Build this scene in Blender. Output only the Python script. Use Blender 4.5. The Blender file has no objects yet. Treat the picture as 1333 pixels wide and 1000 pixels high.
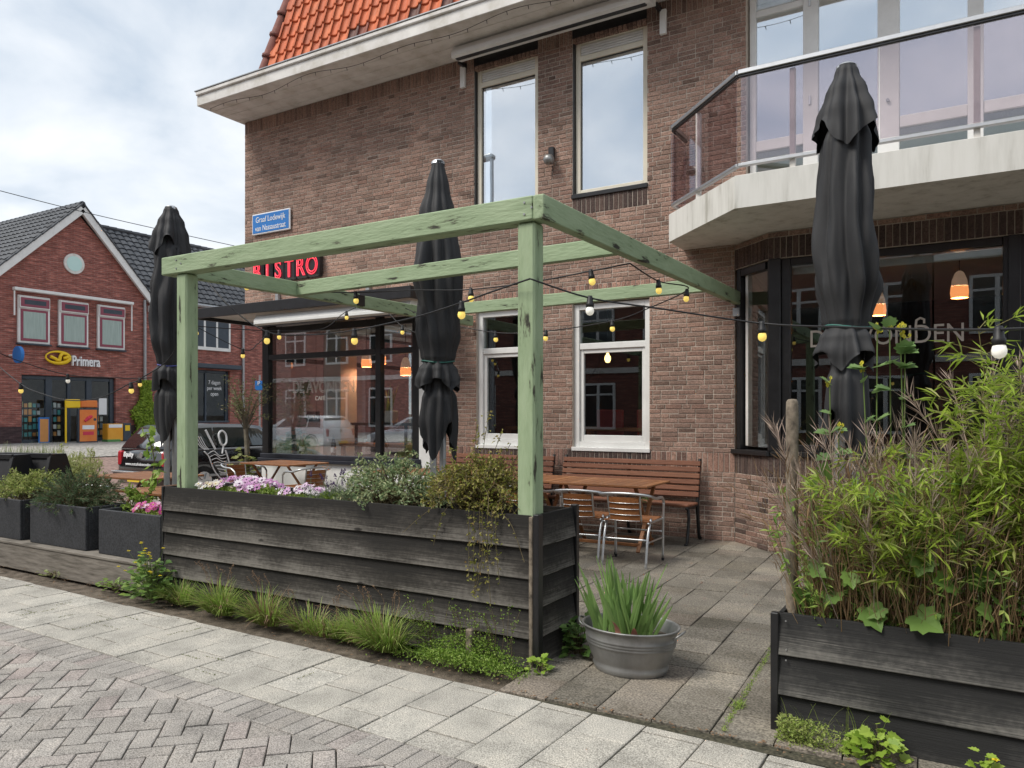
import bpy, math, random
from mathutils import Vector as V, Matrix as M, noise as NZ
random.seed(11)
R = random.random
U = random.uniform
sc = bpy.context.scene
col = sc.collection
rad = math.radians

# ------------------------------------------------------------------ camera
FPX, HX, HY, YAW, CH = 997.0, 666.5, 538.0, rad(31.187), 1.5
cam = bpy.data.cameras.new('camera')
cam.sensor_width = 36.0
cam.lens = FPX / 1333 * 36
cam.shift_y = (HY - 500) / 1333
cam.clip_end = 500
co = bpy.data.objects.new('camera', cam)
col.objects.link(co)
co.location = (0, 0, CH)
co.rotation_euler = (rad(90), 0, YAW)
sc.camera = co
sc.render.resolution_x, sc.render.resolution_y = 1024, 768
sc.view_settings.view_transform = 'Standard'
sc.view_settings.look = 'None'
sc.view_settings.gamma = 1
sc.view_settings.use_curve_mapping = False
sc.view_settings.exposure = 1.1

# ------------------------------------------------------------------ sky and sun (bright overcast)
SUN_EL, SUN_AZ = rad(52), rad(215)     # azimuth clockwise from +y: behind the viewer, to the left
wd = bpy.data.worlds.new('World')
sc.world = wd
wd.use_nodes = True
nt = wd.node_tree
N, L = nt.nodes, nt.links
N.clear()
out = N.new('ShaderNodeOutputWorld')
bg = N.new('ShaderNodeBackground')
bg.inputs[1].default_value = 0.1
sky = N.new('ShaderNodeTexSky')
sky.sky_type = 'NISHITA'
sky.sun_disc = False
sky.sun_elevation = SUN_EL
sky.sun_rotation = SUN_AZ
tc = N.new('ShaderNodeTexCoord')
sep = N.new('ShaderNodeSeparateXYZ')
L.new(tc.outputs['Generated'], sep.inputs[0])
def wmath(op, a, b):
    n = N.new('ShaderNodeMath'); n.operation = op
    for i, k in enumerate((a, b)):
        if isinstance(k, (int, float)): n.inputs[i].default_value = k
        else: L.new(k, n.inputs[i])
    return n.outputs[0]
zz = wmath('ADD', wmath('ABSOLUTE', sep.outputs[2], 0), 0.30)
cmb = N.new('ShaderNodeCombineXYZ')
L.new(wmath('DIVIDE', sep.outputs[0], zz), cmb.inputs[0])
L.new(wmath('DIVIDE', sep.outputs[1], zz), cmb.inputs[1])
cmb.inputs[2].default_value = 3.7
nz = N.new('ShaderNodeTexNoise')
nz.inputs['Scale'].default_value = 2.6
nz.inputs['Detail'].default_value = 9
nz.inputs['Roughness'].default_value = 0.52
nz.inputs['Distortion'].default_value = 0.25
L.new(cmb.outputs[0], nz.inputs['Vector'])
rp = N.new('ShaderNodeValToRGB')
e = rp.color_ramp.elements
e[0].position, e[0].color = 0.37, (3.0, 3.4, 3.85, 1)
e[1].position, e[1].color = 0.66, (5.1, 5.17, 5.22, 1)
m1 = e.new(0.50); m1.color = (4.05, 4.3, 4.55, 1)
L.new(nz.outputs[0], rp.inputs[0])
mx = N.new('ShaderNodeMixRGB')
mx.inputs[0].default_value = 0.88
L.new(sky.outputs[0], mx.inputs[1])
L.new(rp.outputs[0], mx.inputs[2])
L.new(mx.outputs[0], bg.inputs[0])
L.new(bg.outputs[0], out.inputs[0])
sl = bpy.data.lights.new('sun', 'SUN')
sl.energy = 1.5
sl.angle = rad(22)
sl.color = (1, 0.95, 0.87)
so = bpy.data.objects.new('sun', sl)
col.objects.link(so)
sd = V((math.sin(SUN_AZ) * math.cos(SUN_EL), math.cos(SUN_AZ) * math.cos(SUN_EL), math.sin(SUN_EL)))
so.rotation_euler = sd.to_track_quat('Z', 'Y').to_euler()

# ------------------------------------------------------------------ geometry helpers
CD = V((-math.sin(YAW), math.cos(YAW), 0)); CR = V((math.cos(YAW), math.sin(YAW), 0)); C0 = V((0, 0, CH))
def at(u, v, w):                       # photo pixel at distance w along the view axis
    return C0 + (CD * FPX + CR * (u - HX) + V((0, 0, HY - v))) * (w / FPX)
def aty(u, v, y):                      # photo pixel on the plane y = const
    q = CD * FPX + CR * (u - HX) + V((0, 0, HY - v)); return C0 + q * (y / q.y)
def scr(p):
    q = V(p) - C0; w = q.dot(CD)
    if w < .1: return None
    return (HX + FPX * q.dot(CR) / w, HY - FPX * q.z / w, w)

ORG = {}
def W0(p): return ORG.get(p.name, V((0, 0, 0))) if p else V((0, 0, 0))
def thing(name, label, cat, loc=(0, 0, 0), group=None, local=False):
    o = bpy.data.objects.new(name, None); col.objects.link(o)
    o.empty_display_size = .2
    o['label'] = label; o['category'] = cat
    if group: o['group'] = group
    o.location = loc
    ORG[o.name] = V((0, 0, 0)) if local else V(loc)
    return o
def tag(o, label=None, cat=None, group=None, kind=None):
    for k, x in (('label', label), ('category', cat), ('group', group), ('kind', kind)):
        if x: o[k] = x
    return o
def link(name, me, parent, mat=None):
    o = bpy.data.objects.new(name, me); col.objects.link(o)
    if parent: o.parent = parent
    ORG[o.name] = W0(parent)
    return o
def copy_tree(o, parent=None):
    c = o.copy(); col.objects.link(c); c.parent = parent
    ORG[c.name] = W0(o)
    for ch in list(o.children): copy_tree(ch, c)
    return c

class MB:
    def __init__(s): s.v = []; s.f = []; s.r = []; s.org = None
    def add(s, vs, fs, r=None):
        o = len(s.v); s.v += [tuple(p) for p in vs]
        s.f += [tuple(i + o for i in f) for f in fs]
        s.r += [R() if r is None else r] * len(fs)
    def box(s, x0, x1, y0, y1, z0, z1, r=None):
        s.add([(x, y, z) for z in (z0, z1) for y in (y0, y1) for x in (x0, x1)],
              [(0, 2, 3, 1), (4, 5, 7, 6), (0, 1, 5, 4), (2, 6, 7, 3), (0, 4, 6, 2), (1, 3, 7, 5)], r)
        return s
    def fbox(s, m, sx, sy, sz, ch=.004, r=None, jit=0):   # chamfered box, centred, placed by matrix m
        hx, hy, hz = sx / 2, sy / 2, sz / 2; ch = min(ch, hx * .6, hy * .6, hz * .6)
        vs = []; idx = {}
        for i in (-1, 1):
            for j in (-1, 1):
                for k in (-1, 1):
                    for a in range(3):
                        p = [i * (hx - (ch if a != 0 else 0)), j * (hy - (ch if a != 1 else 0)), k * (hz - (ch if a != 2 else 0))]
                        if jit: p = [q + U(-jit, jit) for q in p]
                        idx[(i, j, k, a)] = len(vs); vs.append(m @ V(p))
        fs = []
        def g(c, a): return idx[(c[0], c[1], c[2], a)]
        for a in range(3):
            for sg in (-1, 1):
                q = []
                for (b, c) in ((-1, -1), (1, -1), (1, 1), (-1, 1)):
                    cc = [0, 0, 0]; cc[a] = sg; cc[(a + 1) % 3] = b; cc[(a + 2) % 3] = c
                    q.append(g(cc, a))
                fs.append(q if sg > 0 else q[::-1])
        for a in range(3):
            for b in (-1, 1):
                for c in (-1, 1):
                    lo = [0, 0, 0]; lo[a] = -1; lo[(a + 1) % 3] = b; lo[(a + 2) % 3] = c
                    hi = list(lo); hi[a] = 1
                    f = [g(lo, (a + 1) % 3), g(hi, (a + 1) % 3), g(hi, (a + 2) % 3), g(lo, (a + 2) % 3)]
                    fs.append(f if b * c < 0 else f[::-1])
        for i in (-1, 1):
            for j in (-1, 1):
                for k in (-1, 1):
                    f = [g((i, j, k), 0), g((i, j, k), 1), g((i, j, k), 2)]
                    fs.append(f if i * j * k > 0 else f[::-1])
        s.add(vs, fs, r); return s
    def bb(s, x0, x1, y0, y1, z0, z1, ch=.004, r=None):
        return s.fbox(M.Translation(((x0 + x1) / 2, (y0 + y1) / 2, (z0 + z1) / 2)), x1 - x0, y1 - y0, z1 - z0, ch, r)
    def bar(s, p, q, w, h, up=(0, 0, 1), ch=.004, r=None):   # beam from p to q, w across, h along up
        p, q = V(p), V(q); d = q - p; l = d.length; d.normalize()
        sd_ = d.cross(V(up)).normalized(); u2 = sd_.cross(d)
        m = M(((d.x, sd_.x, u2.x, (p.x + q.x) / 2), (d.y, sd_.y, u2.y, (p.y + q.y) / 2), (d.z, sd_.z, u2.z, (p.z + q.z) / 2), (0, 0, 0, 1)))
        return s.fbox(m, l, w, h, ch, r)
    def tube(s, pts, rs, n=8, r=None, cap=True, flat=1.0):
        pts = [V(p) for p in pts]
        if not isinstance(rs, (list, tuple)): rs = [rs] * len(pts)
        vs = []; fs = []; pu = None
        for i, p in enumerate(pts):
            d = (pts[min(i + 1, len(pts) - 1)] - pts[max(i - 1, 0)])
            if d.length < 1e-9: d = V((0, 0, 1))
            d.normalize()
            if pu is None:
                a = V((0, 0, 1)) if abs(d.z) < .9 else V((1, 0, 0))
                pu = d.cross(a).normalized()
            pu = (pu - d * pu.dot(d)).normalized(); pv = d.cross(pu)
            for k in range(n):
                t = 2 * math.pi * k / n
                vs.append(p + (pu * math.cos(t) + pv * math.sin(t) * flat) * rs[i])
        for i in range(len(pts) - 1):
            for k in range(n):
                fs.append((i * n + k, i * n + (k + 1) % n, (i + 1) * n + (k + 1) % n, (i + 1) * n + k))
        if cap:
            fs.append(tuple(range(n))[::-1]); fs.append(tuple((len(pts) - 1) * n + k for k in range(n)))
        s.add(vs, fs, r); return s
    def lathe(s, prof, c=(0, 0, 0), n=16, sx=1, sy=1, r=None):
        vs = [(c[0] + a * math.cos(2 * math.pi * k / n) * sx, c[1] + a * math.sin(2 * math.pi * k / n) * sy, c[2] + z) for a, z in prof for k in range(n)]
        fs = [(i * n + k, i * n + (k + 1) % n, (i + 1) * n + (k + 1) % n, (i + 1) * n + k) for i in range(len(prof) - 1) for k in range(n)]
        s.add(vs, fs, r); return s
    def ring(s, rings, r=None, cap=True):    # loft closed rings of equal count
        n = len(rings[0]); vs = [p for q in rings for p in q]
        fs = [(i * n + k, i * n + (k + 1) % n, (i + 1) * n + (k + 1) % n, (i + 1) * n + k) for i in range(len(rings) - 1) for k in range(n)]
        if cap: fs += [tuple(range(n))[::-1], tuple((len(rings) - 1) * n + k for k in range(n))]
        s.add(vs, fs, r); return s
    def prism(s, poly, z0, z1, r=None, ch=0):
        n = len(poly); c = V((sum(p[0] for p in poly) / n, sum(p[1] for p in poly) / n))
        if ch:
            ins = [V(p[:2]) + (c - V(p[:2])).normalized() * ch for p in poly]
            rings = [[(p[0], p[1], z0) for p in poly], [(p[0], p[1], z1 - ch * .6) for p in poly], [(p.x, p.y, z1) for p in ins]]
        else: rings = [[(p[0], p[1], z0) for p in poly], [(p[0], p[1], z1) for p in poly]]
        return s.ring(rings, r)
    def leaf(s, p, d, up, l, w, fold=.25, r=None):     # folded leaf of two triangles
        d = V(d).normalized(); sd_ = d.cross(V(up))
        if sd_.length < 1e-4: sd_ = d.cross(V((1, .3, .2)))
        sd_.normalize(); u2 = sd_.cross(d); p = V(p); m = p + d * l * .45 + u2 * (w * fold)
        s.add([p, m + sd_ * w / 2, p + d * l - u2 * l * .08, m - sd_ * w / 2], [(0, 3, 2), (0, 2, 1)], r)
    def blade(s, p, d, l, w, droop=.5, n=4, r=None, face=None):   # grass blade, strip bending over
        p = V(p); d = V(d).normalized(); hz = V((d.x, d.y, 0))
        if hz.length < 1e-3: hz = V((1, 0, 0))
        hz.normalize(); sd_ = face if face else V((-hz.y, hz.x, 0)); vs = []
        q = p.copy(); dd = d.copy()
        for i in range(n + 1):
            t = i / n; ww = w * (1 - t ** 1.6) / 2 + .0006
            vs += [q - sd_ * ww, q + sd_ * ww]
            q = q + dd * (l / n); dd = (dd + (hz * .6 - V((0, 0, 1))) * (droop / n)).normalized()
        s.add(vs, [(2 * i, 2 * i + 1, 2 * i + 3, 2 * i + 2) for i in range(n)], r)
    def mesh(s, name, mat, off=V((0, 0, 0)), smooth=False):
        me = bpy.data.meshes.new(name)
        me.from_pydata([(p[0] - off.x, p[1] - off.y, p[2] - off.z) for p in s.v], [], s.f)
        a = me.attributes.new('rnd', 'FLOAT', 'FACE'); a.data.foreach_set('value', s.r)
        if smooth: me.polygons.foreach_set('use_smooth', [True] * len(me.polygons))
        me.materials.append(mat); me.update()
        return me
    def build(s, name, mat, parent=None, smooth=False, kind=None):
        o = link(name, s.mesh(name, mat, W0(parent), smooth), parent)
        if kind: o['kind'] = kind
        return o

def smoothed(o, ang=40):
    return o

# pieces that can be picked apart: the largest in view as objects, the rest as one joined part
PC = {}
def cbox5(sx, sy, sz, ch, seed):
    rg = random.Random(seed); hx, hy, hz = sx / 2, sy / 2, sz / 2; j = ch * .45
    vs = []
    for (dx, y) in ((ch, -hy), (0, -hy + ch * .8), (0, hy)):
        for (a, b) in ((-1, -1), (1, -1), (1, 1), (-1, 1)):
            vs.append(V((a * (hx - dx) + rg.uniform(-j, j), y + (rg.uniform(-j, j) * .6 if dx else 0), b * (hz - dx) + rg.uniform(-j, j))))
    fs = [(0, 1, 2, 3)] + [(i + 4, (i + 1) % 4 + 4, (i + 1) % 4, i) for i in range(4)] + [(i + 8, (i + 1) % 4 + 8, (i + 1) % 4 + 4, i + 4) for i in range(4)]
    return vs, fs
def pieces(parent, name, items, mat, rest, maxn=300, ch=.004):
    rank = []
    for i, (m, sx, sy, sz, r) in enumerate(items):
        c = m.translation; q = scr(c); k = -1
        if q and -5 < q[0] < 1338 and -5 < q[1] < 1005:
            n = -(m.to_3x3() @ V((0, 1, 0))); k = sx * sz * abs(n.dot((c - C0).normalized())) / q[2] ** 2
        rank.append((k, i))
    rank.sort(reverse=True)
    top = {i for k, i in rank[:maxn] if k > 0}
    o0 = W0(parent); mb = MB()
    for i, (m, sx, sy, sz, r) in enumerate(items):
        sd_ = i % 4
        if i in top:
            key = (round(sx, 3), round(sy, 3), round(sz, 3), round(r, 2), sd_, mat.name, ch)
            if key not in PC:
                t = MB(); vs, fs = cbox5(sx, sy, sz, ch, sd_); t.add(vs, fs, r); PC[key] = t.mesh(name, mat)
            o = bpy.data.objects.new(name, PC[key]); col.objects.link(o); o.parent = parent
            o.matrix_local = M.Translation(-o0) @ m
        else:
            vs, fs = cbox5(sx, sy, sz, ch, sd_); mb.add([m @ p for p in vs], fs, r)
    if mb.v: mb.build(rest, mat, parent, kind='stuff')

def text(name, body, size, m, mat, parent, ext=.004, outline=0, align='CENTER', sx=1.0, fat=0):
    cu = bpy.data.curves.new(name, 'FONT'); cu.body = body; cu.size = size; cu.align_x = align
    cu.extrude = ext; cu.offset = fat
    cu.resolution_u = 4
    if outline: cu.fill_mode = 'NONE'; cu.bevel_depth = outline; cu.bevel_resolution = 0; cu.extrude = 0
    t = bpy.data.objects.new('tmp_text', cu); col.objects.link(t)
    dg = bpy.context.evaluated_depsgraph_get()
    me = bpy.data.meshes.new_from_object(t.evaluated_get(dg))
    bpy.data.objects.remove(t); me.name = name
    me.materials.clear(); me.materials.append(mat)
    o = link(name, me, parent)
    o.matrix_local = M.Translation(-W0(parent)) @ m @ M.Diagonal((sx, 1, 1, 1))
    return o
def face_m(x, y, z, rz=0):     # text standing upright, read from -y (turned by rz)
    return M.Translation((x, y, z)) @ M.Rotation(rz, 4, 'Z') @ M.Rotation(rad(90), 4, 'X')

# ------------------------------------------------------------------ materials
MT = {}
def mat(name, cols, sc_=8, st=(1, 1, 1), rough=.75, bump=0, bsc=None, metal=0, rnd=None, spec=.4, emit=None, es=0, coat=0, coords='P', pos=None, fine=0, detail=7, bd=.01, fr=(.62, 1.3)):
    m = bpy.data.materials.new(name); m.use_nodes = True; t = m.node_tree; n, l = t.nodes, t.links
    b = n['Principled BSDF']; b.inputs['Roughness'].default_value = rough; b.inputs['Metallic'].default_value = metal
    b.inputs['Specular IOR Level'].default_value = spec
    if coat: b.inputs['Coat Weight'].default_value = coat; b.inputs['Coat Roughness'].default_value = .08
    if coords == 'P': g = n.new('ShaderNodeNewGeometry').outputs['Position']
    else: g = n.new('ShaderNodeTexCoord').outputs[coords]
    mp = n.new('ShaderNodeMapping'); mp.inputs['Scale'].default_value = st; l.new(g, mp.inputs[0])
    nz = n.new('ShaderNodeTexNoise'); nz.inputs['Scale'].default_value = sc_; nz.inputs['Detail'].default_value = detail; nz.inputs['Roughness'].default_value = .62
    l.new(mp.outputs[0], nz.inputs['Vector'])
    def ramp(f, cs, ps=None, lo=.3, hi=.7):
        r = n.new('ShaderNodeValToRGB'); el = r.color_ramp.elements; k = len(cs)
        ps = ps or ([lo + (hi - lo) * i / max(1, k - 1) for i in range(k)])
        el[0].position = ps[0]; el[0].color = (*cs[0], 1); el[1].position = ps[-1]; el[1].color = (*cs[-1], 1)
        for p_, c_ in zip(ps[1:-1], cs[1:-1]): x = el.new(p_); x.color = (*c_, 1)
        l.new(f, r.inputs[0]); return r.outputs[0]
    c = ramp(nz.outputs[0], cols if len(cols) > 1 else [cols[0], cols[0]], pos)
    if rnd:
        a = n.new('ShaderNodeAttribute'); a.attribute_name = 'rnd'
        c2 = ramp(a.outputs['Fac'], rnd, None, 0, 1)
        mu = n.new('ShaderNodeMixRGB'); mu.blend_type = 'MULTIPLY'; mu.inputs[0].default_value = 1
        l.new(c2, mu.inputs[1]); l.new(c, mu.inputs[2]); c = mu.outputs[0]
    if fine:
        nf = n.new('ShaderNodeTexNoise'); nf.inputs['Scale'].default_value = fine; nf.inputs['Detail'].default_value = 3
        l.new(g, nf.inputs['Vector'])
        mu = n.new('ShaderNodeMixRGB'); mu.blend_type = 'MULTIPLY'; mu.inputs[0].default_value = 1
        l.new(c, mu.inputs[1]); l.new(ramp(nf.outputs[0], [(fr[0],) * 3, (fr[1],) * 3], None, .35, .65), mu.inputs[2]); c = mu.outputs[0]
    l.new(c, b.inputs['Base Color'])
    if bump:
        nb = n.new('ShaderNodeTexNoise'); nb.inputs['Scale'].default_value = bsc or sc_ * 4; nb.inputs['Detail'].default_value = 5
        l.new(mp.outputs[0], nb.inputs['Vector'])
        bp = n.new('ShaderNodeBump'); bp.inputs['Strength'].default_value = bump; bp.inputs['Distance'].default_value = bd
        l.new(nb.outputs[0], bp.inputs['Height']); l.new(bp.outputs[0], b.inputs['Normal'])
    if emit: b.inputs['Emission Color'].default_value = (*emit, 1); b.inputs['Emission Strength'].default_value = es
    MT[name] = m
    return m
LEAFGAIN = 1.3
def leafmat(name, cols, trans=.3, rough=.5):
    cols = [tuple(min(.85, k * (LEAFGAIN if c[1] > c[2] * 1.15 and c[1] >= c[0] * .8 else 1)) for k in c) for c in cols]
    m = bpy.data.materials.new(name); m.use_nodes = True; t = m.node_tree; n, l = t.nodes, t.links
    b = n['Principled BSDF']; b.inputs['Roughness'].default_value = rough; b.inputs['Specular IOR Level'].default_value = .35
    a = n.new('ShaderNodeAttribute'); a.attribute_name = 'rnd'
    r = n.new('ShaderNodeValToRGB'); el = r.color_ramp.elements; k = len(cols)
    el[0].color = (*cols[0], 1); el[1].color = (*cols[-1], 1)
    for i in range(1, k - 1): x = el.new(i / (k - 1)); x.color = (*cols[i], 1)
    l.new(a.outputs['Fac'], r.inputs[0]); l.new(r.outputs[0], b.inputs['Base Color'])
    tr = n.new('ShaderNodeBsdfTranslucent'); l.new(r.outputs[0], tr.inputs[0])
    mx_ = n.new('ShaderNodeMixShader'); mx_.inputs[0].default_value = trans
    l.new(b.outputs[0], mx_.inputs[1]); l.new(tr.outputs[0], mx_.inputs[2])
    l.new(mx_.outputs[0], n['Material Output'].inputs[0])
    return m
def glassmat(name, refl=.12, tint=(.9, .93, .93), rough=.0, wav=0.0, k=1.0):
    m = bpy.data.materials.new(name); m.use_nodes = True; t = m.node_tree; n, l = t.nodes, t.links
    n.remove(n['Principled BSDF'])
    tr = n.new('ShaderNodeBsdfTransparent'); tr.inputs[0].default_value = (*tint, 1)
    gl = n.new('ShaderNodeBsdfGlossy'); gl.inputs['Roughness'].default_value = rough; gl.inputs[0].default_value = (.95, .97, 1, 1)
    fr = n.new('ShaderNodeFresnel'); ge = n.new('ShaderNodeNewGeometry')
    m2 = n.new('ShaderNodeMath'); m2.operation = 'MULTIPLY_ADD'; m2.inputs[1].default_value = 1 / 1.5 - 1.5; m2.inputs[2].default_value = 1.5
    l.new(ge.outputs['Backfacing'], m2.inputs[0]); l.new(m2.outputs[0], fr.inputs[0])     # thin sheet: same sheen from both sides
    ma = n.new('ShaderNodeMath'); ma.operation = 'MULTIPLY_ADD'; ma.inputs[1].default_value = k; ma.inputs[2].default_value = refl; ma.use_clamp = True
    l.new(fr.outputs[0], ma.inputs[0])
    if wav:
        g = n.new('ShaderNodeNewGeometry'); nb = n.new('ShaderNodeTexNoise'); nb.inputs['Scale'].default_value = 1.3; nb.inputs['Detail'].default_value = 1
        l.new(g.outputs['Position'], nb.inputs['Vector'])
        bp = n.new('ShaderNodeBump'); bp.inputs['Strength'].default_value = wav; bp.inputs['Distance'].default_value = .02
        l.new(nb.outputs[0], bp.inputs['Height']); l.new(bp.outputs[0], gl.inputs['Normal'])
    mx_ = n.new('ShaderNodeMixShader'); l.new(ma.outputs[0], mx_.inputs[0]); l.new(tr.outputs[0], mx_.inputs[1]); l.new(gl.outputs[0], mx_.inputs[2])
    l.new(mx_.outputs[0], n['Material Output'].inputs[0])
    return m
ONE = [(.72, .72, .72), (1.0, 1.0, 1.0), (1.22, 1.2, 1.18)]
m_brick = mat('brick_clay', [(.66, .66, .68), (.95, .94, .94), (1.12, 1.1, 1.08), (1.4, 1.36, 1.32)], .8, rough=.9, bump=.5, bsc=90, fine=70, spec=.2,
              rnd=[(.165, .112, .09), (.30, .205, .165), (.23, .155, .124), (.335, .225, .18), (.26, .162, .128), (.36, .245, .198), (.285, .19, .152), (.075, .055, .05), (.10, .07, .062), (.31, .185, .145), (.37, .235, .185)])
m_mortar = mat('mortar', [(.42, .36, .30), (.56, .49, .42)], 9, rough=.95, bump=.3)
m_slab = mat('paving_concrete', ONE, 3.5, rough=.92, bump=.35, bsc=140, fine=165, fr=(.55, 1.45), spec=.2, rnd=[(.36, .34, .305), (.415, .395, .35), (.385, .365, .325), (.44, .42, .375)])
m_paver = mat('paver_clay', ONE, 4, rough=.92, bump=.4, bsc=140, fine=170, fr=(.5, 1.5), spec=.2, rnd=[(.27, .25, .228), (.335, .312, .285), (.30, .28, .257), (.36, .337, .31), (.32, .278, .258)])
m_patio = mat('patio_concrete', [(.55, .54, .5), (.95, .95, .95), (1.28, 1.25, 1.18)], 1.5, rough=.9, bump=.4, bsc=140, fine=90, fr=(.55, 1.4), spec=.25, rnd=[(.155, .14, .115), (.235, .213, .178), (.19, .172, .143), (.28, .255, .215), (.225, .193, .16)])
m_soil = mat('soil', [(.05, .04, .03), (.13, .105, .08), (.2, .165, .13)], 14, rough=1, bump=.8, bsc=60, fine=120)
GRN = [mat('green_paint_' + a, [(.035, .035, .025), (.13, .15, .09), (.27, .355, .21), (.32, .41, .25), (.36, .45, .285)], 3.0, st=k, rough=.65, bump=.45, bsc=11, pos=[.345, .372, .40, .54, .72], detail=14) for a, k in (('along', (1.0, 5, 5)), ('across', (5, 1.0, 5)), ('upright', (5, 5, 1.0)))]
m_iron = mat('cast_iron', [(.012, .012, .013), (.02, .02, .02)], 30, rough=.45, bump=.1)
m_white = mat('white_paint', [(.70, .70, .68), (.82, .82, .80)], 4, rough=.45, bump=.05)
m_cream = mat('cream_paint', [(.70, .65, .53), (.78, .73, .61)], 4, rough=.5, bump=.05)
m_rose = mat('old_white_paint', [(.52, .49, .43), (.68, .655, .62), (.77, .75, .71)], 3.5, rough=.55, bump=.05)
m_black = mat('black_paint', [(.010, .010, .011), (.02, .02, .022)], 8, rough=.35, bump=.05, spec=.5)
m_conc = mat('balcony_concrete', [(.40, .385, .34), (.60, .59, .55), (.67, .66, .62), (.71, .70, .665)], 2.2, st=(3.4, 3.4, .45), rough=.85, bump=.08, pos=[.28, .42, .55, .75])
m_alu = mat('aluminium', [(.52, .53, .54), (.6, .61, .62)], 12, rough=.42, metal=1)
m_steel = mat('grey_metal', [(.32, .33, .34), (.42, .43, .44)], 12, rough=.4, metal=.6)
m_teak = mat('oiled_teak', [(.55, .5, .45), (1, 1, 1), (1.3, 1.25, 1.2)], 5, st=(6, 6, 30), rough=.5, bump=.2, bsc=30, rnd=[(.20, .085, .035), (.29, .125, .05), (.24, .10, .042), (.33, .15, .065)])
m_maho = mat('red_brown_slats', [(.6, .55, .5), (1, 1, 1), (1.3, 1.2, 1.15)], 5, st=(1, 12, 30), rough=.5, bump=.2, bsc=20, rnd=[(.15, .058, .033), (.205, .085, .046), (.175, .068, .038), (.24, .105, .058)])
m_fabric = mat('black_canvas', [(.022, .0225, .0245), (.036, .0365, .039)], 2.5, rough=.68, bump=.12, bsc=350, spec=.4)
m_zinc = mat('galvanised_steel', [(.20, .20, .195), (.30, .30, .295), (.38, .385, .38)], 5, st=(1, 1, .5), rough=.45, metal=.6, bump=.08, bsc=14)
m_plastic = mat('black_plastic', [(.012, .012, .013), (.018, .018, .02)], 20, rough=.5)
m_glass = glassmat('window_glass', .16, (.95, .97, .97), wav=.04, k=1.2)
m_glass_far = glassmat('far_shop_glass', .0, (.95, .97, .97), k=.5)
m_glass_up = glassmat('upper_window_glass', .52, (.75, .8, .82), wav=.05, k=1.0)
m_glass_bay = glassmat('bay_window_glass', .05, (.8, .84, .84), wav=.03, k=1.1)
m_tint = glassmat('smoked_glass', .06, (.80, .745, .765), k=.7)
m_bulb = mat('yellow_bulb', [(.85, .62, .12), (.9, .68, .16)], 8, rough=.25, emit=(1, .72, .18), es=.28)
m_bulbw = mat('white_bulb', [(.85, .84, .78), (.9, .88, .82)], 8, rough=.25, emit=(1, .95, .8), es=.15)
m_stem = mat('plant_stem', [(.09, .07, .035), (.16, .13, .07)], 20, rough=.9)
m_dry = leafmat('dry_grass', [(.20, .12, .07), (.33, .22, .135), (.27, .16, .10), (.40, .29, .19)], .2, .8)
MX = M.Rotation(rad(-90), 4, 'X')      # turns a piece's face (local -y) up
# ================================================================== SETTING: ground, road, pavement, patio
YW = 8.975
def gz(x):                     # the street dips beyond the corner and climbs towards the far shops
    pts = [(-400, 1.2), (-60, .9), (-27.4, .46), (-24, .40), (-19, .05), (-16, -.14), (-12.5, -.16), (-11, -.05), (-9, -.03), (400, -.03)]
    for (a, za), (b, zb) in zip(pts, pts[1:]):
        if a <= x <= b: return za + (zb - za) * (x - a) / (b - a)
def sheet(name, mt, x0, x1, y0, y1, dz, xs=None):
    mb = MB(); xs = [x for x in (xs or [-400, -60, -27.4, -24, -19, -16, -12.5, -11, -9, 400]) if x0 < x < x1]; xs = [x0] + xs + [x1]
    vs = []
    for x in xs: vs += [(x, y0, gz(x) + dz), (x, y1, gz(x) + dz)]
    mb.add(vs, [(2 * i, 2 * i + 2, 2 * i + 3, 2 * i + 1) for i in range(len(xs) - 1)])
    return tag(mb.build(name, mt), kind='structure')
m_asph = mat('street_paving', [(.14, .125, .115), (.22, .20, .185)], 3, rough=.95, bump=.3, fine=40)
m_farside = mat('far_pavement', [(.30, .285, .26), (.38, .36, .335)], 1.2, rough=.95, fine=12)
m_redroad = mat('red_brick_road', [(.21, .14, .12), (.29, .20, .17)], 2, rough=.95, fine=12)
sheet('ground', m_soil, -400, 400, -300, 300, -.02)
sheet('far_road', m_redroad, -21.5, -12.2, -60, 80, .006)
sheet('far_pavement', m_farside, -27.4, -21.5, -60, 80, .03)
sheet('side_pavement', m_farside, -12.2, -10.9, 3.0, 60, .012)

PR = rad(-1.1)                                    # the pavement runs slightly skew to the front
PM = M.Translation((-2.3, 2.73, 0)) @ M.Rotation(PR, 4, 'Z')
def flat(x, y, z, sx, sy, r, th=.06, base=None):  # a flat piece, centre on top face
    return ((base or M.Identity(4)) @ M.Translation((x, y, z - th / 2)) @ MX, sx, th, sy, r)
def q5(): return round(U(0, 1) * 20) / 20
# --- light slabs, laid in a stagger
g0 = MB(); g0.add([PM @ V(p) for p in ((-9.5, 0, -.012), (7, 0, -.012), (7, .77, -.012), (-9.5, .77, -.012))], [(0, 1, 2, 3)])
pav = tag(g0.build('pavement', mat('joint_sand', [(.08, .075, .055), (.17, .155, .125)], 30, rough=1, fine=90)), kind='structure')
items = []; J = .008; i = 0; x = -9.4
while x < 6.8:
    off = .17 if i % 2 else .35
    ys = [0.0]; y = off
    while y < .76: ys.append(y); y += .355
    if .77 - ys[-1] > .05: ys.append(.77)
    for a, b in zip(ys, ys[1:]):
        items.append(flat(x + .1435, (a + b) / 2, U(-.0025, .0025), .287 - J, b - a - J * U(.8, 1.6), q5(), base=PM @ M.Translation((x + .14, .3, 0)) @ M.Rotation(U(-.004, .004), 4, 'Z') @ M.Rotation(U(-.006, .006), 4, 'X') @ M.Translation((-x - .14, -.3, 0))))
    x += .287; i += 1
pieces(pav, 'paving_slab', items, m_slab, 'far_paving_slabs', ch=.004)
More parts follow.
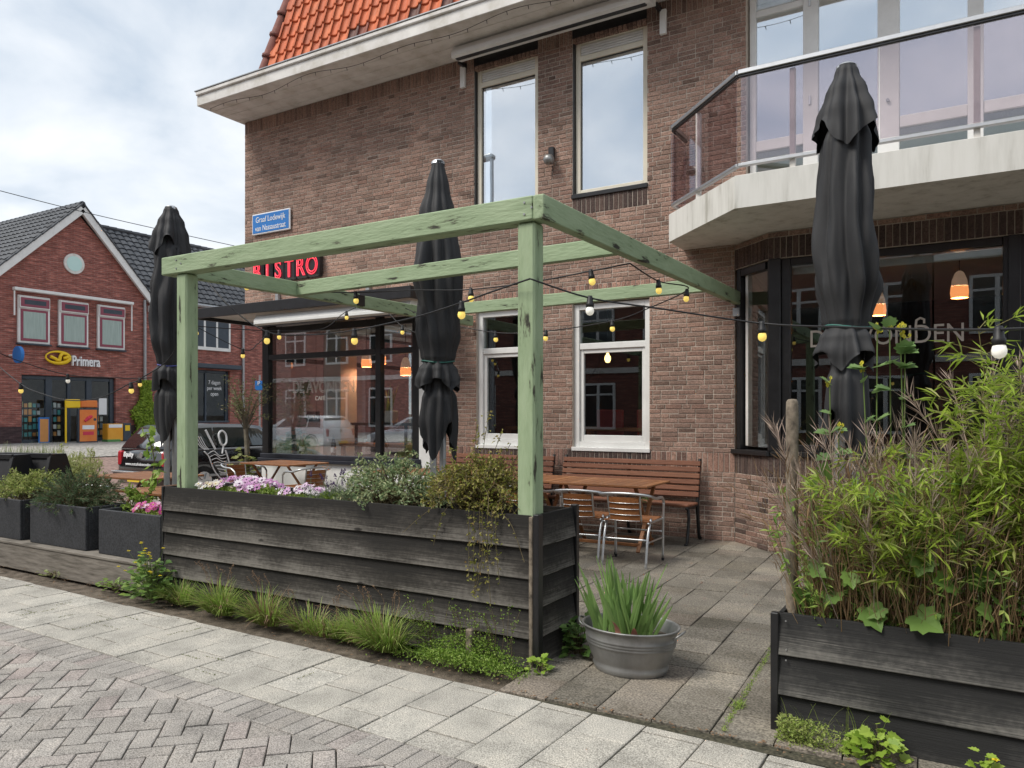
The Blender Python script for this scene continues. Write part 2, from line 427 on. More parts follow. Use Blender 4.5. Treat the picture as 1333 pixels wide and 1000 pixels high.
# --- roadway: a soldier row along the slabs, then herringbone with mitre stones
g0 = MB(); g0.add([PM @ V(p) for p in ((-14, -14, -.016), (14, -14, -.016), (14, -.001, -.016), (-14, -.001, -.016))], [(0, 1, 2, 3)])
road = tag(g0.build('road', mat('joint_dark', [(.06, .055, .05), (.13, .12, .105)], 40, rough=1, fine=90)), kind='structure')
items = []; x = -9
while x < 6:
    items.append(flat(x, -.104, U(-.002, .002), .1015 - .006, .198, q5(), base=PM)); x += .1015
c_ = .1015; h45 = math.sqrt(.5)
def cell(a, b):                                   # herringbone cell corner -> road frame
    return V(((a - b) * h45 * c_, (a + b) * h45 * c_ - .207))
mit = []
for s in range(-46, 0):
    for d in range(-64, 44):
        if (s + d) % 2: continue
        a, b = (s + d) // 2, (s - d) // 2
        k = (a - b) % 4
        if k == 0 and s <= -3:
            p = cell(a + 1, b + .5); rz = rad(45)
        elif k == 3 and s <= -3:
            p = cell(a + .5, b + 1); rz = rad(135)
        elif k == 0 and s == -2:
            mit.append((cell(a, b), cell(a + 2, b), cell(a, b + 2))); continue
        else: continue
        if p.y < -3.0: continue
        items.append((PM @ M.Translation((p.x, p.y, -.03 + U(-.003, .003))) @ M.Rotation(rz + U(-.012, .012), 4, 'Z') @ M.Rotation(U(-.012, .012), 4, 'X') @ MX, .203 - .007, .06, .1015 - .007, q5()))
pieces(road, 'paver', items, m_paver, 'far_pavers', maxn=300, ch=.004)
for t in mit:
    p0 = PM @ V((*t[0], 0)); q = scr(p0)
    if not q or q[1] > 1040 or not -60 < q[0] < 1400: continue
    c = (t[0] + t[1] + t[2]) / 3
    poly = [PM @ V((*(c + (p - c) * .955), 0)) for p in t]
    MB().prism([(p.x, p.y) for p in poly], -.06, U(-.002, .002), q5(), ch=.005).build('mitre_stone', m_paver, road)
# --- patio of worn square tiles
g0 = MB(); g0.add([(-12, 3.93, -.014), (-2.2, 3.93, -.014), (-2.2, 3.50, -.014), (4, 3.50, -.014), (4, 9.3, -.014), (-12, 9.3, -.014)], [(0, 1, 2, 3, 4, 5)])
patio = tag(g0.build('patio', mat('joint_moss', [(.045, .045, .03), (.09, .08, .055)], 30, rough=1, fine=60)), kind='structure')
items = []; PT = M.Translation((-1.36, 3.56, 0)) @ M.Rotation(rad(2.4), 4, 'Z')
for i in range(-38, 14):
    for j in range(0, 19):
        p = PT @ V(((i + .5) * .288, (j + .5) * .288, 0))
        if p.y > 9.1 or p.x > 3 or (p.x < -2.3 and p.y < 4.6): continue
        items.append((PT @ M.Translation(((i + .5) * .288, (j + .5) * .288, -.025 + U(-.005, .005))) @ M.Rotation(U(-.01, .01), 4, 'X') @ M.Rotation(U(-.012, .012), 4, 'Y') @ MX, .288 - U(.004, .008), .05, .288 - U(.004, .008), q5()))
pieces(patio, 'patio_tile', items, m_patio, 'far_patio_tiles', ch=.004)
# litter and dirt along the patio edge
mb = MB()
for k in range(420):
    x = U(-9, .3); y = 3.51 + U(0, .07) + (.0 if x > -2.3 else U(0, .38)); l = U(.006, .03)
    a = U(0, 6.28); mb.leaf((x, y, .004), (math.cos(a), math.sin(a), .1), (0, 0, 1), l, l * .5)
tag(mb.build('leaf_litter', leafmat('litter', [(.16, .09, .05), (.3, .2, .12), (.22, .14, .09)], .1, .9)), 'dry brown leaf litter along the patio edge', 'litter', kind='stuff')
# ================================================================== the corner building with the bistro
B = thing('bistro_building', 'brown brick corner building with orange tiled roof and white balcony', 'building', (-6, YW, 0))
BH = .0575
# openings (x0, x1, z0, z1) in the front plane
OPEN = [(-6.06, -5.03, 4.3125, 6.43), (-4.51, -3.48, 4.3125, 6.43), (-6.02, -4.96, 1.035, 2.9325), (-4.51, -3.45, 1.035, 2.9325),
        (-10.86, -6.83, -.05, 3.32), (-2.27, 3.2, 3.46, 6.5), (-2.40, 3.2, -.05, 3.46)]
BAND = [(-6.83, -2.40, .805, 1.035, 'l'), (-6.83, -3.25, 2.9325, 3.1625, 'l'), (-6.06, -5.03, 4.0825, 4.3125, 'd'), (-4.51, -3.48, 4.0825, 4.3125, 'd'), (-10.86, -2.27, 6.325, 6.54, 'd2')]
def cuts(x0, x1, rects, z):
    seg = [(x0, x1)]
    for (a, b, c, d) in rects:
        if c < z < d:
            ns = []
            for (p, q) in seg:
                if b <= p or a >= q: ns.append((p, q)); continue
                if p < a: ns.append((p, a))
                if q > b: ns.append((b, q))
            seg = ns
    return seg
def rq(a, b): return round(U(a, b) * 25) / 25
def brick_items(m, x0, x1, z0, z1, rects, bands, depth=.1, rng=(0, .6)):
    its = []
    allr = list(rects) + [b[:4] for b in bands]
    k = 0; z = z0
    while z < z1 - .02:
        zc = z + BH / 2
        for (a, b) in cuts(x0, x1, allr, zc):
            x = x0 - (.11 if k % 2 else 0) - (.055 if k % 4 == 3 else 0) + 20 * 0; n = 0
            lastlong = True
            while x < b:
                ln = .108 if (k % 2 == 1 and n % 2 == 0) or R() < .1 else .216
                p, q = max(x, a), min(x + ln, b)
                if q - p > .03:
                    its.append((m @ M.Translation(((p + q) / 2, depth / 2 + U(-.0025, .0025), zc)) @ M.Rotation(U(-.006, .006), 4, 'Y'), q - p - U(.008, .012), depth, BH - U(.009, .0125), rq(*rng)))
                x += ln; n += 1
        z += BH; k += 1
    for (a, b, c, d, kd) in bands:
        if c > z1 or d < z0: continue
        for (p0, q0) in cuts(max(a, x0), min(b, x1), rects, (c + d) / 2):
            n = max(1, round((q0 - p0) / .064)); w = (q0 - p0) / n
            for i in range(n):
                xc = p0 + (i + .5) * w
                r = rq(.82, 1) if kd == 'l' else (rq(.66, .80) if kd == 'd' else rq(.0, .35))
                if kd == 'l' and c < 1.2 and any(o[0] - .05 < xc < o[1] + .05 for o in OPEN[2:4]): r = rq(.66, .80)
                its.append((m @ M.Translation((xc, depth / 2 + U(-.002, .002), (c + d) / 2)), w - U(.008, .011), depth, d - c - .01, r))
    return its
FM = M.Translation((0, YW, 0))
items = brick_items(FM, -10.86, -2.27, 0, 6.54, OPEN, BAND)
# core of the wall behind the bricks (mortar shows in the joints)
mb = MB(); xs = sorted({-10.86, 3.2, *[o[0] for o in OPEN], *[o[1] for o in OPEN]}); zs = sorted({-.05, 6.54, *[o[2] for o in OPEN], *[o[3] for o in OPEN]})
xs = [x for x in xs if -10.86 <= x <= 3.2]
for a, b in zip(xs, xs[1:]):
    run = None
    for c, d in zip(zs, zs[1:]):
        hole = any(o[0] - 1e-6 <= a and b <= o[1] + 1e-6 and o[2] - 1e-6 <= c and d <= o[3] + 1e-6 for o in OPEN)
        if hole:
            if run: mb.box(a + .002, b - .002, YW + .007, YW + .30, run[0] + .002, run[1] - .002); run = None
        else: run = (run[0], d) if run else (c, d)
    if run: mb.box(a, b, YW + .007, YW + .30, run[0], run[1])
mb.box(-10.86, 3.2, YW + .02, YW + .29, 6.541, 6.75); wall = mb.build('wall', m_mortar, B)
# bay: plinth and lintel follow an angled corner
bay = [V((-2.40, YW)), V((-1.93, 8.55)), V((3.2, 8.55))]
BAYB = [(-9, 9, .805, 1.035, 'd'), (-9, 9, 3.17, 3.40, 'd')]
for p, q in zip(bay, bay[1:]):
    d = q - p; m = M.Translation((p.x, p.y, 0)) @ M.Rotation(math.atan2(d.y, d.x), 4, 'Z')
    items += brick_items(m, 0, d.length, 0, 1.035, [], BAYB[:1], rng=(.0, .72))
    items += brick_items(m, 0, d.length, 3.17, 3.46, [], BAYB[1:], rng=(.0, .5))
    for (a, b) in ((-.05, 1.03), (3.17, 3.46)):
        t = MB(); t.add([m @ V(v) for v in ((.0, .008, a), (d.length, .008, a), (d.length, .3, a), (0, .3, a), (0, .008, b), (d.length, .008, b), (d.length, .3, b), (0, .3, b))],
              [(0, 1, 5, 4), (1, 2, 6, 5), (2, 3, 7, 6), (3, 0, 4, 7), (4, 5, 6, 7), (3, 2, 1, 0)])
        t.build('bay_wall', m_mortar, B)
pieces(wall, 'brick', items, m_brick, 'brickwork', ch=.0035)
m_far_brick = None
mb = MB(); mb.box(-10.86, -10.6, YW + .31, 22, 3.32, 6.54); mb.build('side_wall', m_mortar, B)

# ---- eave: fascia, soffit boards, roof edge
YF = 8.08
ev = MB().bb(-10.94, 3.4, YF, YF + .05, 6.54, 6.70, .006).build('fascia', m_rose, B)
MB().bb(-10.94, 3.4, YF - .03, YF + .06, 6.70, 6.765, .012).build('gutter_lip', m_rose, ev)
MB().bb(-10.96, 3.4, YF - .04, YF + .02, 6.765, 6.785, .004).build('lead_edge', m_steel, ev)
for k in range(7):
    y = YF + .05 + k * .122
    MB().bb(-10.93, 3.3, y + .004, y + .122, 6.545 + .004 * (k % 2), 6.575, .005).build('soffit_board', m_rose, B)
MB().bb(-10.94, -10.87, YF + .051, 20, 6.54, 6.76, .005).build('end_fascia', m_rose, B)
# ---- steep tiled roof with hip
m_tile = mat('orange_roof_tile', ONE, 3, rough=.65, bump=.12, bsc=40, rnd=[(.50, .115, .042), (.60, .15, .055), (.55, .13, .048), (.64, .18, .07), (.40, .095, .05), (.15, .07, .055)])
m_hip = mat('dark_red_ridge', [(.13, .05, .04), (.22, .085, .065)], 9, rough=.75, bump=.3)
m_lead = mat('lead_grey', [(.12, .125, .13), (.2, .205, .21)], 8, rough=.6)
SL = rad(77); RB = V((-10.72, YW - .02, 6.80)); up_ = V((0, math.cos(SL), math.sin(SL)))
mb = MB(); t_ = 2.2
mb.add([RB + V((-.02, .03, -.15)), V((3.4, RB.y + .03, RB.z - .15)), V((3.4, RB.y + .03, RB.z - .15)) + up_ * t_, RB + V((-.02, .03, -.15)) + up_ * t_ + V((math.cos(SL) * t_, 0, 0))], [(0, 1, 2, 3)])
mb.box(-10.9, 3.4, YF + .06, YW + .05, 6.58, 6.70)
roof = mb.build('roof', m_lead, B)
def tile_mesh(w, h, r, seed):
    rg = random.Random(seed); t = MB(); n = 14; vs = []
    for j, (yy, lift) in enumerate(((0, .034), (.02, .036), (h + .04, .008))):
        for i in range(n + 1):
            s_ = i / n; prof = -.030 * math.sin(min(1, s_ / .72) * math.pi) + (.034 * math.sin((s_ - .72) / .28 * math.pi * .8) if s_ > .72 else 0)
            vs.append(((s_ - .5) * (w + .012), yy, lift + prof + rg.uniform(-.001, .001)))
    for i in range(n + 1): vs.append((vs[i][0], 0, vs[i][2] - .022))
    fs = [(j * (n + 1) + i, j * (n + 1) + i + 1, (j + 1) * (n + 1) + i + 1, (j + 1) * (n + 1) + i) for j in range(2) for i in range(n)]
    fs += [(3 * (n + 1) + i, 3 * (n + 1) + i + 1, i + 1, i) for i in range(n)]
    t.add(vs, fs, r); me = t.mesh('roof_tile', m_tile); me.polygons.foreach_set('use_smooth', [True] * len(me.polygons)); return me
TW, TH = .205, .285
tms = [tile_mesh(TW, TH, r, i) for i, r in enumerate((.05, .15, .25, .35, .45, .55, .62, .70))]; tdark = [tile_mesh(TW, TH, .9, 50), tile_mesh(TW, TH, 1, 51), tile_mesh(TW, TH, .82, 53)]
rm = M(((1, 0, 0, 0), (0, up_.y, -up_.z, 0), (0, up_.z, up_.y, 0), (0, 0, 0, 1)))
o0 = W0(roof)
for j in range(7):
    xl = RB.x + math.cos(SL) * (j + .6) * TH + .06
    for i in range(60):
        x = -10.60 + i * TW + TW / 2
        if x - TW * .3 < xl or x > 1.5: continue
        p = V((x, RB.y, RB.z)) + up_ * (j * TH)
        q = scr(p)
        if not q or q[1] < -60: continue
        dk = (x > -8.6 and R() < (.28 if j < 3 else .1)) or (x > -8 and j == 0 and R() < .5)
        o = bpy.data.objects.new('roof_tile', random.choice(tdark if dk else tms)); col.objects.link(o); o.parent = roof
        o.matrix_local = M.Translation(p - o0) @ rm @ M.Rotation(U(-.008, .008), 4, 'Z')
hd = (up_ + V((math.cos(SL), 0, 0))).normalized()
for j in range(5):
    p = RB + V((.05, .03, .08)) + hd * (j * .40)
    MB().tube([p, p + hd * .05, p + hd * .06, p + hd * .44], [.105, .11, .088, .075], 10).build('ridge_tile', m_hip, roof, True)
# wire of small lamps along the soffit edge
mb = MB(); pts = []
for i in range(90):
    x = -10.7 + i * .10; z = 6.50 + .035 * math.sin(i * .35) - .02; pts.append((x, YF + .08 + .03 * math.sin(i * .2), z))
mb.tube(pts, .004, 4)
for p in pts[::3]: mb.tube([p, (p[0] + .01, p[1], p[2] - .05)], [.006, .004], 4)
tag(mb.build('eave_light_chain', m_plastic), 'thin dark chain of tiny lamps strung under the white eave', 'light chain')

# ---- windows
def frame(parent, name, x0, x1, z0, z1, y, w, d, mt, bot=None):
    bot = bot or w
    f = MB(); f.bb(x0, x0 + w, y, y + d, z0, z1, .004); f.bb(x1 - w, x1, y, y + d, z0, z1, .004)
    f.bb(x0 + w, x1 - w, y + .002, y + d, z1 - w, z1, .004); f.bb(x0 + w, x1 - w, y + .002, y + d, z0, z0 + bot, .004)
    return f.build(name, mt, parent)
def pane(parent, x0, x1, z0, z1, y, mt, name='pane'):
    f = MB(); f.box(x0, x1, y, y + .006, z0, z1); return f.build(name, mt, parent)
for (x0, x1) in ((-6.06, -5.03), (-4.51, -3.48)):
    z0, z1 = 4.33, 6.43; y = YW + .06
    w = frame(B, 'window', x0 + .02, x1 - .01, z0 + .02, z1 - .04, y, .065, .08, m_cream)
    MB().bb(x0 + .075, x1 - .065, y + .004, y + .07, 6.10, 6.17, .004).build('transom', m_cream, w)
    for k in range(4): MB().bb(x0 + .09, x1 - .08, y + .012, y + .06, 6.18 + k * .033, 6.206 + k * .033, .005).build('vent_slat', m_white, w)
    pane(w, x0 + .08, x1 - .07, z0 + .08, 6.11, y + .035, m_glass_up)
    g = MB(); g.box(x0 + .08, x0 + .10, y + .03, y + .045, z0 + .08, 6.1); g.box(x0 + .08, x1 - .07, y + .03, y + .045, 6.085, 6.1); g.build('glazing_bead', m_black, w)
    f = MB(); f.box(x0, x0 + .018, YW + .015, YW + .2, z0, z1); f.box(x0, x1, YW - .004, YW + .2, z1 - .038, z1 + .1); f.build('lintel', m_black, w)
    MB().bb(x0 - .01, x1 + .01, YW - .02, YW + .06, z0 - .035, z0 + .022, .005).build('sill', m_black, w)
    f = MB(); f.box(x0 - .3, x1 + .3, 9.9, 9.92, 4.0, 6.5); f.build('room_wall', m_cream, w)
for (x0, x1) in ((-6.02, -4.96), (-4.51, -3.45)):
    z0, z1 = 1.03, 2.92; y = YW + .05
    w = frame(B, 'sash_window', x0, x1, z0, z1, y, .075, .1, m_white, .10)
    MB().bb(x0 + .075, x1 - .075, y + .012, y + .08, 2.33, 2.41, .005).build('meeting_rail', m_white, w)
    s_ = frame(w, 'sash', x0 + .076, x1 - .076, z0 + .101, 2.329, y + .03, .05, .05, m_white, .085)
    pane(w, x0 + .12, x1 - .12, z0 + .18, 2.29, y + .055, m_glass_bay); pane(w, x0 + .07, x1 - .07, 2.4, z1 - .07, y + .04, m_glass_bay)
    MB().bb(x0 - .01, x1 + .01, YW - .012, y - .001, z0 - .02, z0 + .03, .004).build('sill', m_white, w)
# ---- shop front
yS = YW
f = MB(); f.bb(-10.42, -6.97, yS - .01, yS + .2, -.05, .69, .004); sfw = f.build('shop_plinth', m_white, B)
f = MB(); f.bb(-10.46, -6.99, yS - .07, yS + .12, .692, .745, .006); f.bb(-10.44, -7.0, yS - .03, yS + .1, .746, .82, .006)
m_darkblue = mat('blue_black_paint', [(.018, .02, .028), (.028, .031, .042)], 8, rough=.35)
sfr = f.build('shop_sill', m_darkblue, B)
f = MB(); yp = yS + .0
for a, b in ((-10.42, -10.27), (-7.89, -7.79), (-7.17, -7.05)): f.bb(a, b, yp, yp + .11, .822, 3.0, .005)
f.bb(-10.268, -7.892, yp + .004, yp + .1, 2.40, 2.49, .005); f.bb(-7.788, -7.172, yp + .004, yp + .1, 2.40, 2.49, .005)
f.bb(-10.268, -7.892, yp + .004, yp + .1, 2.84, 2.95, .005); f.bb(-7.788, -7.172, yp + .004, yp + .1, 2.84, 2.95, .005)
f.bb(-10.42, -7.05, yp + .02, yp + .3, 3.002, 3.32, .005)
shop = f.build('shop_frame', m_black, B)
for a, b in ((-10.27, -7.89), (-7.79, -7.17)):
    pane(shop, a, b, .82, 2.41, yp + .05, m_glass); pane(shop, a, b, 2.48, 2.85, yp + .05, m_glass)
f = MB(); f.bb(-7.04, -6.835, yp - .005, yp + .25, -.05, 3.3, .005); f.build('white_pier', m_white, B)
f = MB()                                            # glazed side towards the street corner
for y in (9.12, 10.4, 11.7, 13.0): f.bb(-10.41, -10.33, y, y + .09, .69, 3.3, .004)
f.bb(-10.415, -10.325, 9.1, 13.09, .60, .689, .004); f.bb(-10.405, -10.34, 9.21, 13.0, 2.4, 2.48, .004); f.build('side_frame', m_black, B)
f = MB(); f.box(-10.41, -10.30, 9.18, 13.1, -.05, .598); f.build('side_plinth', m_white, B)
f = MB(); f.box(-10.376, -10.37, 9.2, 13.0, .69, 3.3); f.build('side_pane', m_glass, shop)
# lettering on the shop glass
m_let = mat('pale_lettering', [(.70, .69, .65), (.78, .77, .73)], 5, rough=.6)
text('lettering', 'DE AVONDEN', .27, face_m(-9.04, yp + .045, 1.84), m_let, shop, outline=.004, sx=.80)
text('small_lettering', 'CAFÉ', .10, face_m(-9.10, yp + .045, 1.71), m_let, shop, ext=.002)
# ---- canopy over the shop
f = MB(); f.bb(-10.98, -6.42, 8.0, 8.04, 3.04, 3.20, .005); f.bb(-10.98, -10.94, 8.041, 14, 3.04, 3.20, .004); f.bb(-6.46, -6.42, 8.041, YW - .005, 3.04, 3.2, .004)
can = f.build('canopy', m_black, B)
f = MB(); f.box(-10.938, -6.462, 8.042, YW - .004, 3.10, 3.18); f.box(-10.938, -10.42, YW - .003, 14, 3.1, 3.18); f.build('canopy_deck', m_rose, can)
for x in (-10.0, -8.0): MB().bb(x - .035, x + .035, YW - .06, YW - .004, 3.19, 3.50, .004).build('canopy_bracket', m_steel, can)
# ---- bay window joinery
yb = 8.55
f = MB(); f.bb(-1.90, 3.2, yb - .03, yb + .22, 1.032, 1.085, .006)
d = bay[1] - bay[0]; bm = M.Translation((bay[0].x, bay[0].y, 0)) @ M.Rotation(math.atan2(d.y, d.x), 4, 'Z'); bl = d.length
f.fbox(bm @ M.Translation((bl / 2, .06, 1.0585)), bl + .06, .2, .0525, .006)
bw = f.build('bay_window', m_black, B)
f = MB(); f.fbox(M.Translation((-1.86, 8.60, 2.1285)), .13, .12, 2.085, .008); f.bb(-1.795, -1.70, yb + .03, yb + .12, 1.086, 3.165, .006)
f.bb(.22, .40, yb + .01, yb + .13, 1.086, 3.165, .006); f.bb(.26, .36, yb - .02, yb + .009, 1.086, 3.165, .006)
f.bb(-1.699, .219, yb + .03, yb + .12, 3.09, 3.165, .005); f.bb(-1.699, .219, yb + .03, yb + .12, 1.086, 1.16, .005)
f.bb(.401, 2.6, yb + .03, yb + .12, 3.09, 3.165, .005); f.bb(.401, 2.6, yb + .03, yb + .12, 1.086, 1.16, .005); f.bb(2.6, 2.75, yb + .02, yb + .12, 1.086, 3.165, .005)
f.fbox(bm @ M.Translation((.04, .07, 2.1285)), .08, .1, 2.085, .006); f.fbox(bm @ M.Translation((bl - .04, .085, 2.1285)), .07, .08, 2.085, .006)
f.fbox(bm @ M.Translation((bl / 2, .07, 3.12)), bl - .17, .09, .08, .004)
f.build('bay_frame', m_black, bw)
f = MB(); f.fbox(bm @ M.Translation((.135, .10, 2.12)), .05, .06, 1.99, .004); f.build('inner_frame', m_rose, bw)
pane(bw, -1.70, .22, 1.16, 3.09, yb + .07, m_glass_bay); pane(bw, .40, 2.6, 1.16, 3.09, yb + .07, m_glass_bay)
f = MB(); f.fbox(bm @ M.Translation((bl / 2, .075, 2.12)), bl - .12, .006, 2.0, .001); f.build('pane', m_glass_bay, bw)
f = MB(); f.box(-1.69, .21, yb + .125, yb + .14, 3.0, 3.07); f.build('blind_rail', m_rose, bw)
m_let2 = mat('tan_lettering', [(.42, .36, .31), (.5, .44, .38)], 5, rough=.6)
text('lettering', 'DE AVONDEN', .26, face_m(-.80, yb + .062, 2.20), m_let2, bw, ext=.002, sx=.86)
f = MB(); f.tube([aty(u, v, yb + .06) for u, v in ((1193, 440), (1192, 425), (1193, 417), (1198, 414), (1203, 416), (1203, 421))], .012, 6); f.build('letter_flourish', m_let2, bw)
# ---- balcony
zb0, zb1 = 3.465, 3.78
poly = [(-3.01, YW - .004), (-3.01, 8.45), (-1.98, 7.40), (3.4, 7.40), (3.4, YW - .004)]
bal = MB().prism(poly, zb0, zb1, .5, ch=.006).build('balcony', m_conc, B)
edge = [V((-2.96, YW - .06)), V((-2.97, 8.47)), V((-1.955, 7.44)), V((3.3, 7.44))]
def rail(z, w, h, mt, name, e=None):
    f = MB(); e = e or edge
    for p, q in zip(e, e[1:]): f.bar((p.x, p.y, z), (q.x, q.y, z), w, h, ch=.006)
    return f.build(name, mt, bal)
rail(4.775, .06, .045, m_alu, 'hand_rail'); rail(3.885, .05, .035, m_alu, 'bottom_rail')
rail(4.738, .035, .025, m_black, 'glass_channel')
def bpost(p):
    f = MB(); f.bb(p.x - .025, p.x + .025, p.y + .012, p.y + .062, zb1, 4.72, .004); f.build('rail_post', m_rose, bal)
for t in (.5,): bpost(edge[1].lerp(edge[2], .42))
for x in (-1.46, .01, 1.48): bpost(V((x, 7.44)))
segs = [(edge[1] + V((.01, -.01)), edge[2] - V((.02, -.02))), (V((-1.93, 7.44)), V((-.73, 7.44))), (V((-.72, 7.44)), V((.75, 7.44))), (V((.76, 7.44)), V((3.2, 7.44)))]
for p, q in segs:
    d = q - p; m = M.Translation((p.x, p.y, 0)) @ M.Rotation(math.atan2(d.y, d.x), 4, 'Z')
    f = MB(); f.fbox(m @ M.Translation((d.length / 2, 0, 4.318)), d.length, .008, .81, .001); f.build('glass_panel', m_tint, bal)
f = MB(); f.bb(-3.0, -2.985, 8.49, YW - .01, 3.92, 4.72, .001); f.build('glass_panel', m_tint, bal)
# balcony doors
yd = YW + .09
dr = frame(B, 'balcony_doors', -2.25, 3.1, 3.785, 6.5, yd, .07, .08, m_white, .05)
f = MB()
for a, b in ((-1.66, -1.50), (-.90, -.69), (-.07, .07), (.69, .85), (1.5, 1.6)): f.bb(a, b, yd - .01, yd + .07, 3.84, 6.43, .005)
f.build('mullion', m_white, dr)
f = MB()
for a, b in ((-2.18, -1.66), (-1.5, -.9), (-.69, -.07), (.07, .69), (.85, 1.5)):
    for (c, d) in ((4.53, 4.65), (3.84, 3.95)) + (((6.09, 6.16),) if a < -2 else ()): MB().bb(a + .001, b - .001, yd + .002, yd + .06, c, d, .005).build('cross_rail', m_white, dr)
    pane(dr, a, b, 4.65, 6.09 if a < -2 else 6.43, yd + .03, m_glass_up); pane(dr, a, b, 3.95, 4.53, yd + .035, m_glass_bay)
    if a < -2: pane(dr, a, b, 6.16, 6.43, yd + .03, m_glass_up)
for z in (6.1, 5.0): MB().bb(-1.60, -1.575, yd - .025, yd - .011, z - .05, z + .05, .003).build('hinge', m_alu, dr)
MB().tube([(-.80, yd - .011, 4.83), (-.80, yd - .04, 4.83)], .018, 8).build('knob', m_steel, dr)
f = MB(); f.box(-2.6, 3.2, 9.9, 9.92, 3.5, 6.6); f.build('upper_room', m_cream, B)
# small dark gap beneath the first-floor frame
# ---- rooms behind the glass
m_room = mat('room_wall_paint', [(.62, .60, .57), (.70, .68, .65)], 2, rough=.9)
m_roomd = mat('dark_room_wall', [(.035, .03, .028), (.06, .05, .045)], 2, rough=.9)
m_floor = mat('wood_floor', [(.12, .075, .045), (.2, .13, .08)], 3, st=(1, 8, 1), rough=.6)
rm_ = MB(); rm_.box(-10.3, 3.1, 9.28, 14.0, .0, .06); room = rm_.build('room_floor', m_floor, B)
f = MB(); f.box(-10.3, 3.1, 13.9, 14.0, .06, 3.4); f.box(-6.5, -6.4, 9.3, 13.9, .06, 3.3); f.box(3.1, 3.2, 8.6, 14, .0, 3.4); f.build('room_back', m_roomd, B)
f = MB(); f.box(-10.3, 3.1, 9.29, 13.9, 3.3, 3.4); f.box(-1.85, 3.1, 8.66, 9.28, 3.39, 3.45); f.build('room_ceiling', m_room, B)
for q in ((-9.75, -9.35, 9.75, 10.15, .06, 3.3), (-7.75, -7.45, 11.2, 11.5, .06, 3.3)): MB().box(*q).build('room_pillar', m_room, B)
MB().box(-9.3, -6.52, 12.6, 12.7, .06, 3.3).build('room_partition', m_room, B)

# ---- fittings on the facade
def cassette(name, label, x0, x1, y0, y1, z0, z1, mt=m_white):
    t = thing(name, label, 'awning', ((x0 + x1) / 2, y1, z0))
    f = MB(); sec = [(y0, z0 + .02), (y0 - .0, z0 + .09), (y0 + .05, z1), (y1, z1 + .01), (y1, z0 + .05), (y0 + .04, z0)]
    f.ring([[(x, a, b) for a, b in sec] for x in (x0, x1)]); f.build('cassette', mt, t)
    f = MB(); f.bb(x0 + .02, x1 - .02, y0 - .014, y0 + .03, z0 + .025, z0 + .075, .006); f.build('front_bar', mt, t)
    f = MB(); f.box(x0 + .05, x1 - .05, y0 + .03, y0 + .09, z0 - .008, z0 + .015); f.build('fabric_roll', m_black, t)
    return t
t = cassette('awning', 'white rolled-in awning under the black canopy of the shop front', -9.56, -6.5, 8.07, 8.34, 2.845, 3.02)
t = cassette('awning', 'long white rolled-in awning above the two upper windows', -6.15, -3.30, 8.55, 8.80, 6.36, 6.53)
MB().bb(-6.27, -6.19, YW - .05, YW - .004, 6.12, 6.42, .004).build('wall_bracket', m_white, t)
MB().bb(-3.3, -3.22, YW - .05, YW - .004, 6.12, 6.42, .004).build('wall_bracket', m_white, t)
f = MB()
for x in (-6.2, -3.3): f.bb(x - .02, x + .02, 8.80, YW - .004, 6.40, 6.46, .003)
f.build('arm', m_black, t)
# street name sign
m_blue = mat('sign_blue', [(.025, .17, .50), (.03, .19, .54)], 2, rough=.35)
m_signw = mat('sign_white', [(.78, .79, .8), (.84, .85, .86)], 4, rough=.4)
t = thing('street_sign', 'blue enamel street name sign high on the brick corner', 'sign', (-10.15, YW, 4.5))
MB().bb(-10.62, -9.70, YW - .045, YW - .012, 4.545, 4.90, .012).build('border', m_signw, t)
MB().bb(-10.60, -9.72, YW - .05, YW - .03, 4.565, 4.88, .012).build('plate', m_blue, t)
text('lettering', 'Graaf Lodewijk', .135, face_m(-10.16, YW - .052, 4.745), m_signw, t, ext=.002, sx=.86)
text('lettering', 'van Nassaustraat', .135, face_m(-10.16, YW - .052, 4.60), m_signw, t, ext=.002, sx=.80)
# neon BISTRO sign
m_neon = mat('red_neon', [(.8, .05, .08), (.85, .07, .1)], 4, rough=.3, emit=(1, .05, .09), es=.45)
t = thing('neon_sign', 'red neon BISTRO letters on black letter boxes on the wall', 'sign', (-9.75, YW, 3.7))
sp = 1.42 / 5.6
for i, ch_ in enumerate('BISTRO'):
    xc = -10.38 + i * .258
    wv = .07 if ch_ == 'I' else .115
    pl = [(xc - wv, 3.70), (xc + wv, 3.70), (xc + wv, 4.06), (xc - wv, 4.06)]
    f = MB(); f.fbox(M.Translation((xc, YW - .07, 3.88)), wv * 2 + .03, .13, .38, .03); b_ = f.build('letter_box', m_black, t)
    text('neon_letter', ch_, .42, face_m(xc, YW - .15, 3.735), m_neon, b_, outline=.011, sx=.80)
# wall lamp
t = thing('wall_lamp', 'small round bulkhead lamp on the brick between the upper windows', 'lamp', (-4.79, YW, 4.8))
f = MB(); f.bb(-4.84, -4.76, YW - .06, YW - .002, 4.86, 5.02, .01); f.tube([(-4.80, YW - .05, 4.9), (-4.80, YW - .10, 4.84)], .03, 8); f.build('bracket', m_black, t)
f = MB(); f.lathe([(.0, -.09), (.05, -.08), (.075, -.04), (.07, .0), (.05, .03), (0, .035)], (-4.80, YW - .11, 4.86), 12); f.build('globe', m_zinc, t, True)
f = MB(); f.tube([(-4.8, YW - .01, 4.78), (-4.79, YW - .012, 4.7), (-4.81, YW - .012, 4.6)], .005, 5); f.build('cable', m_plastic, t)
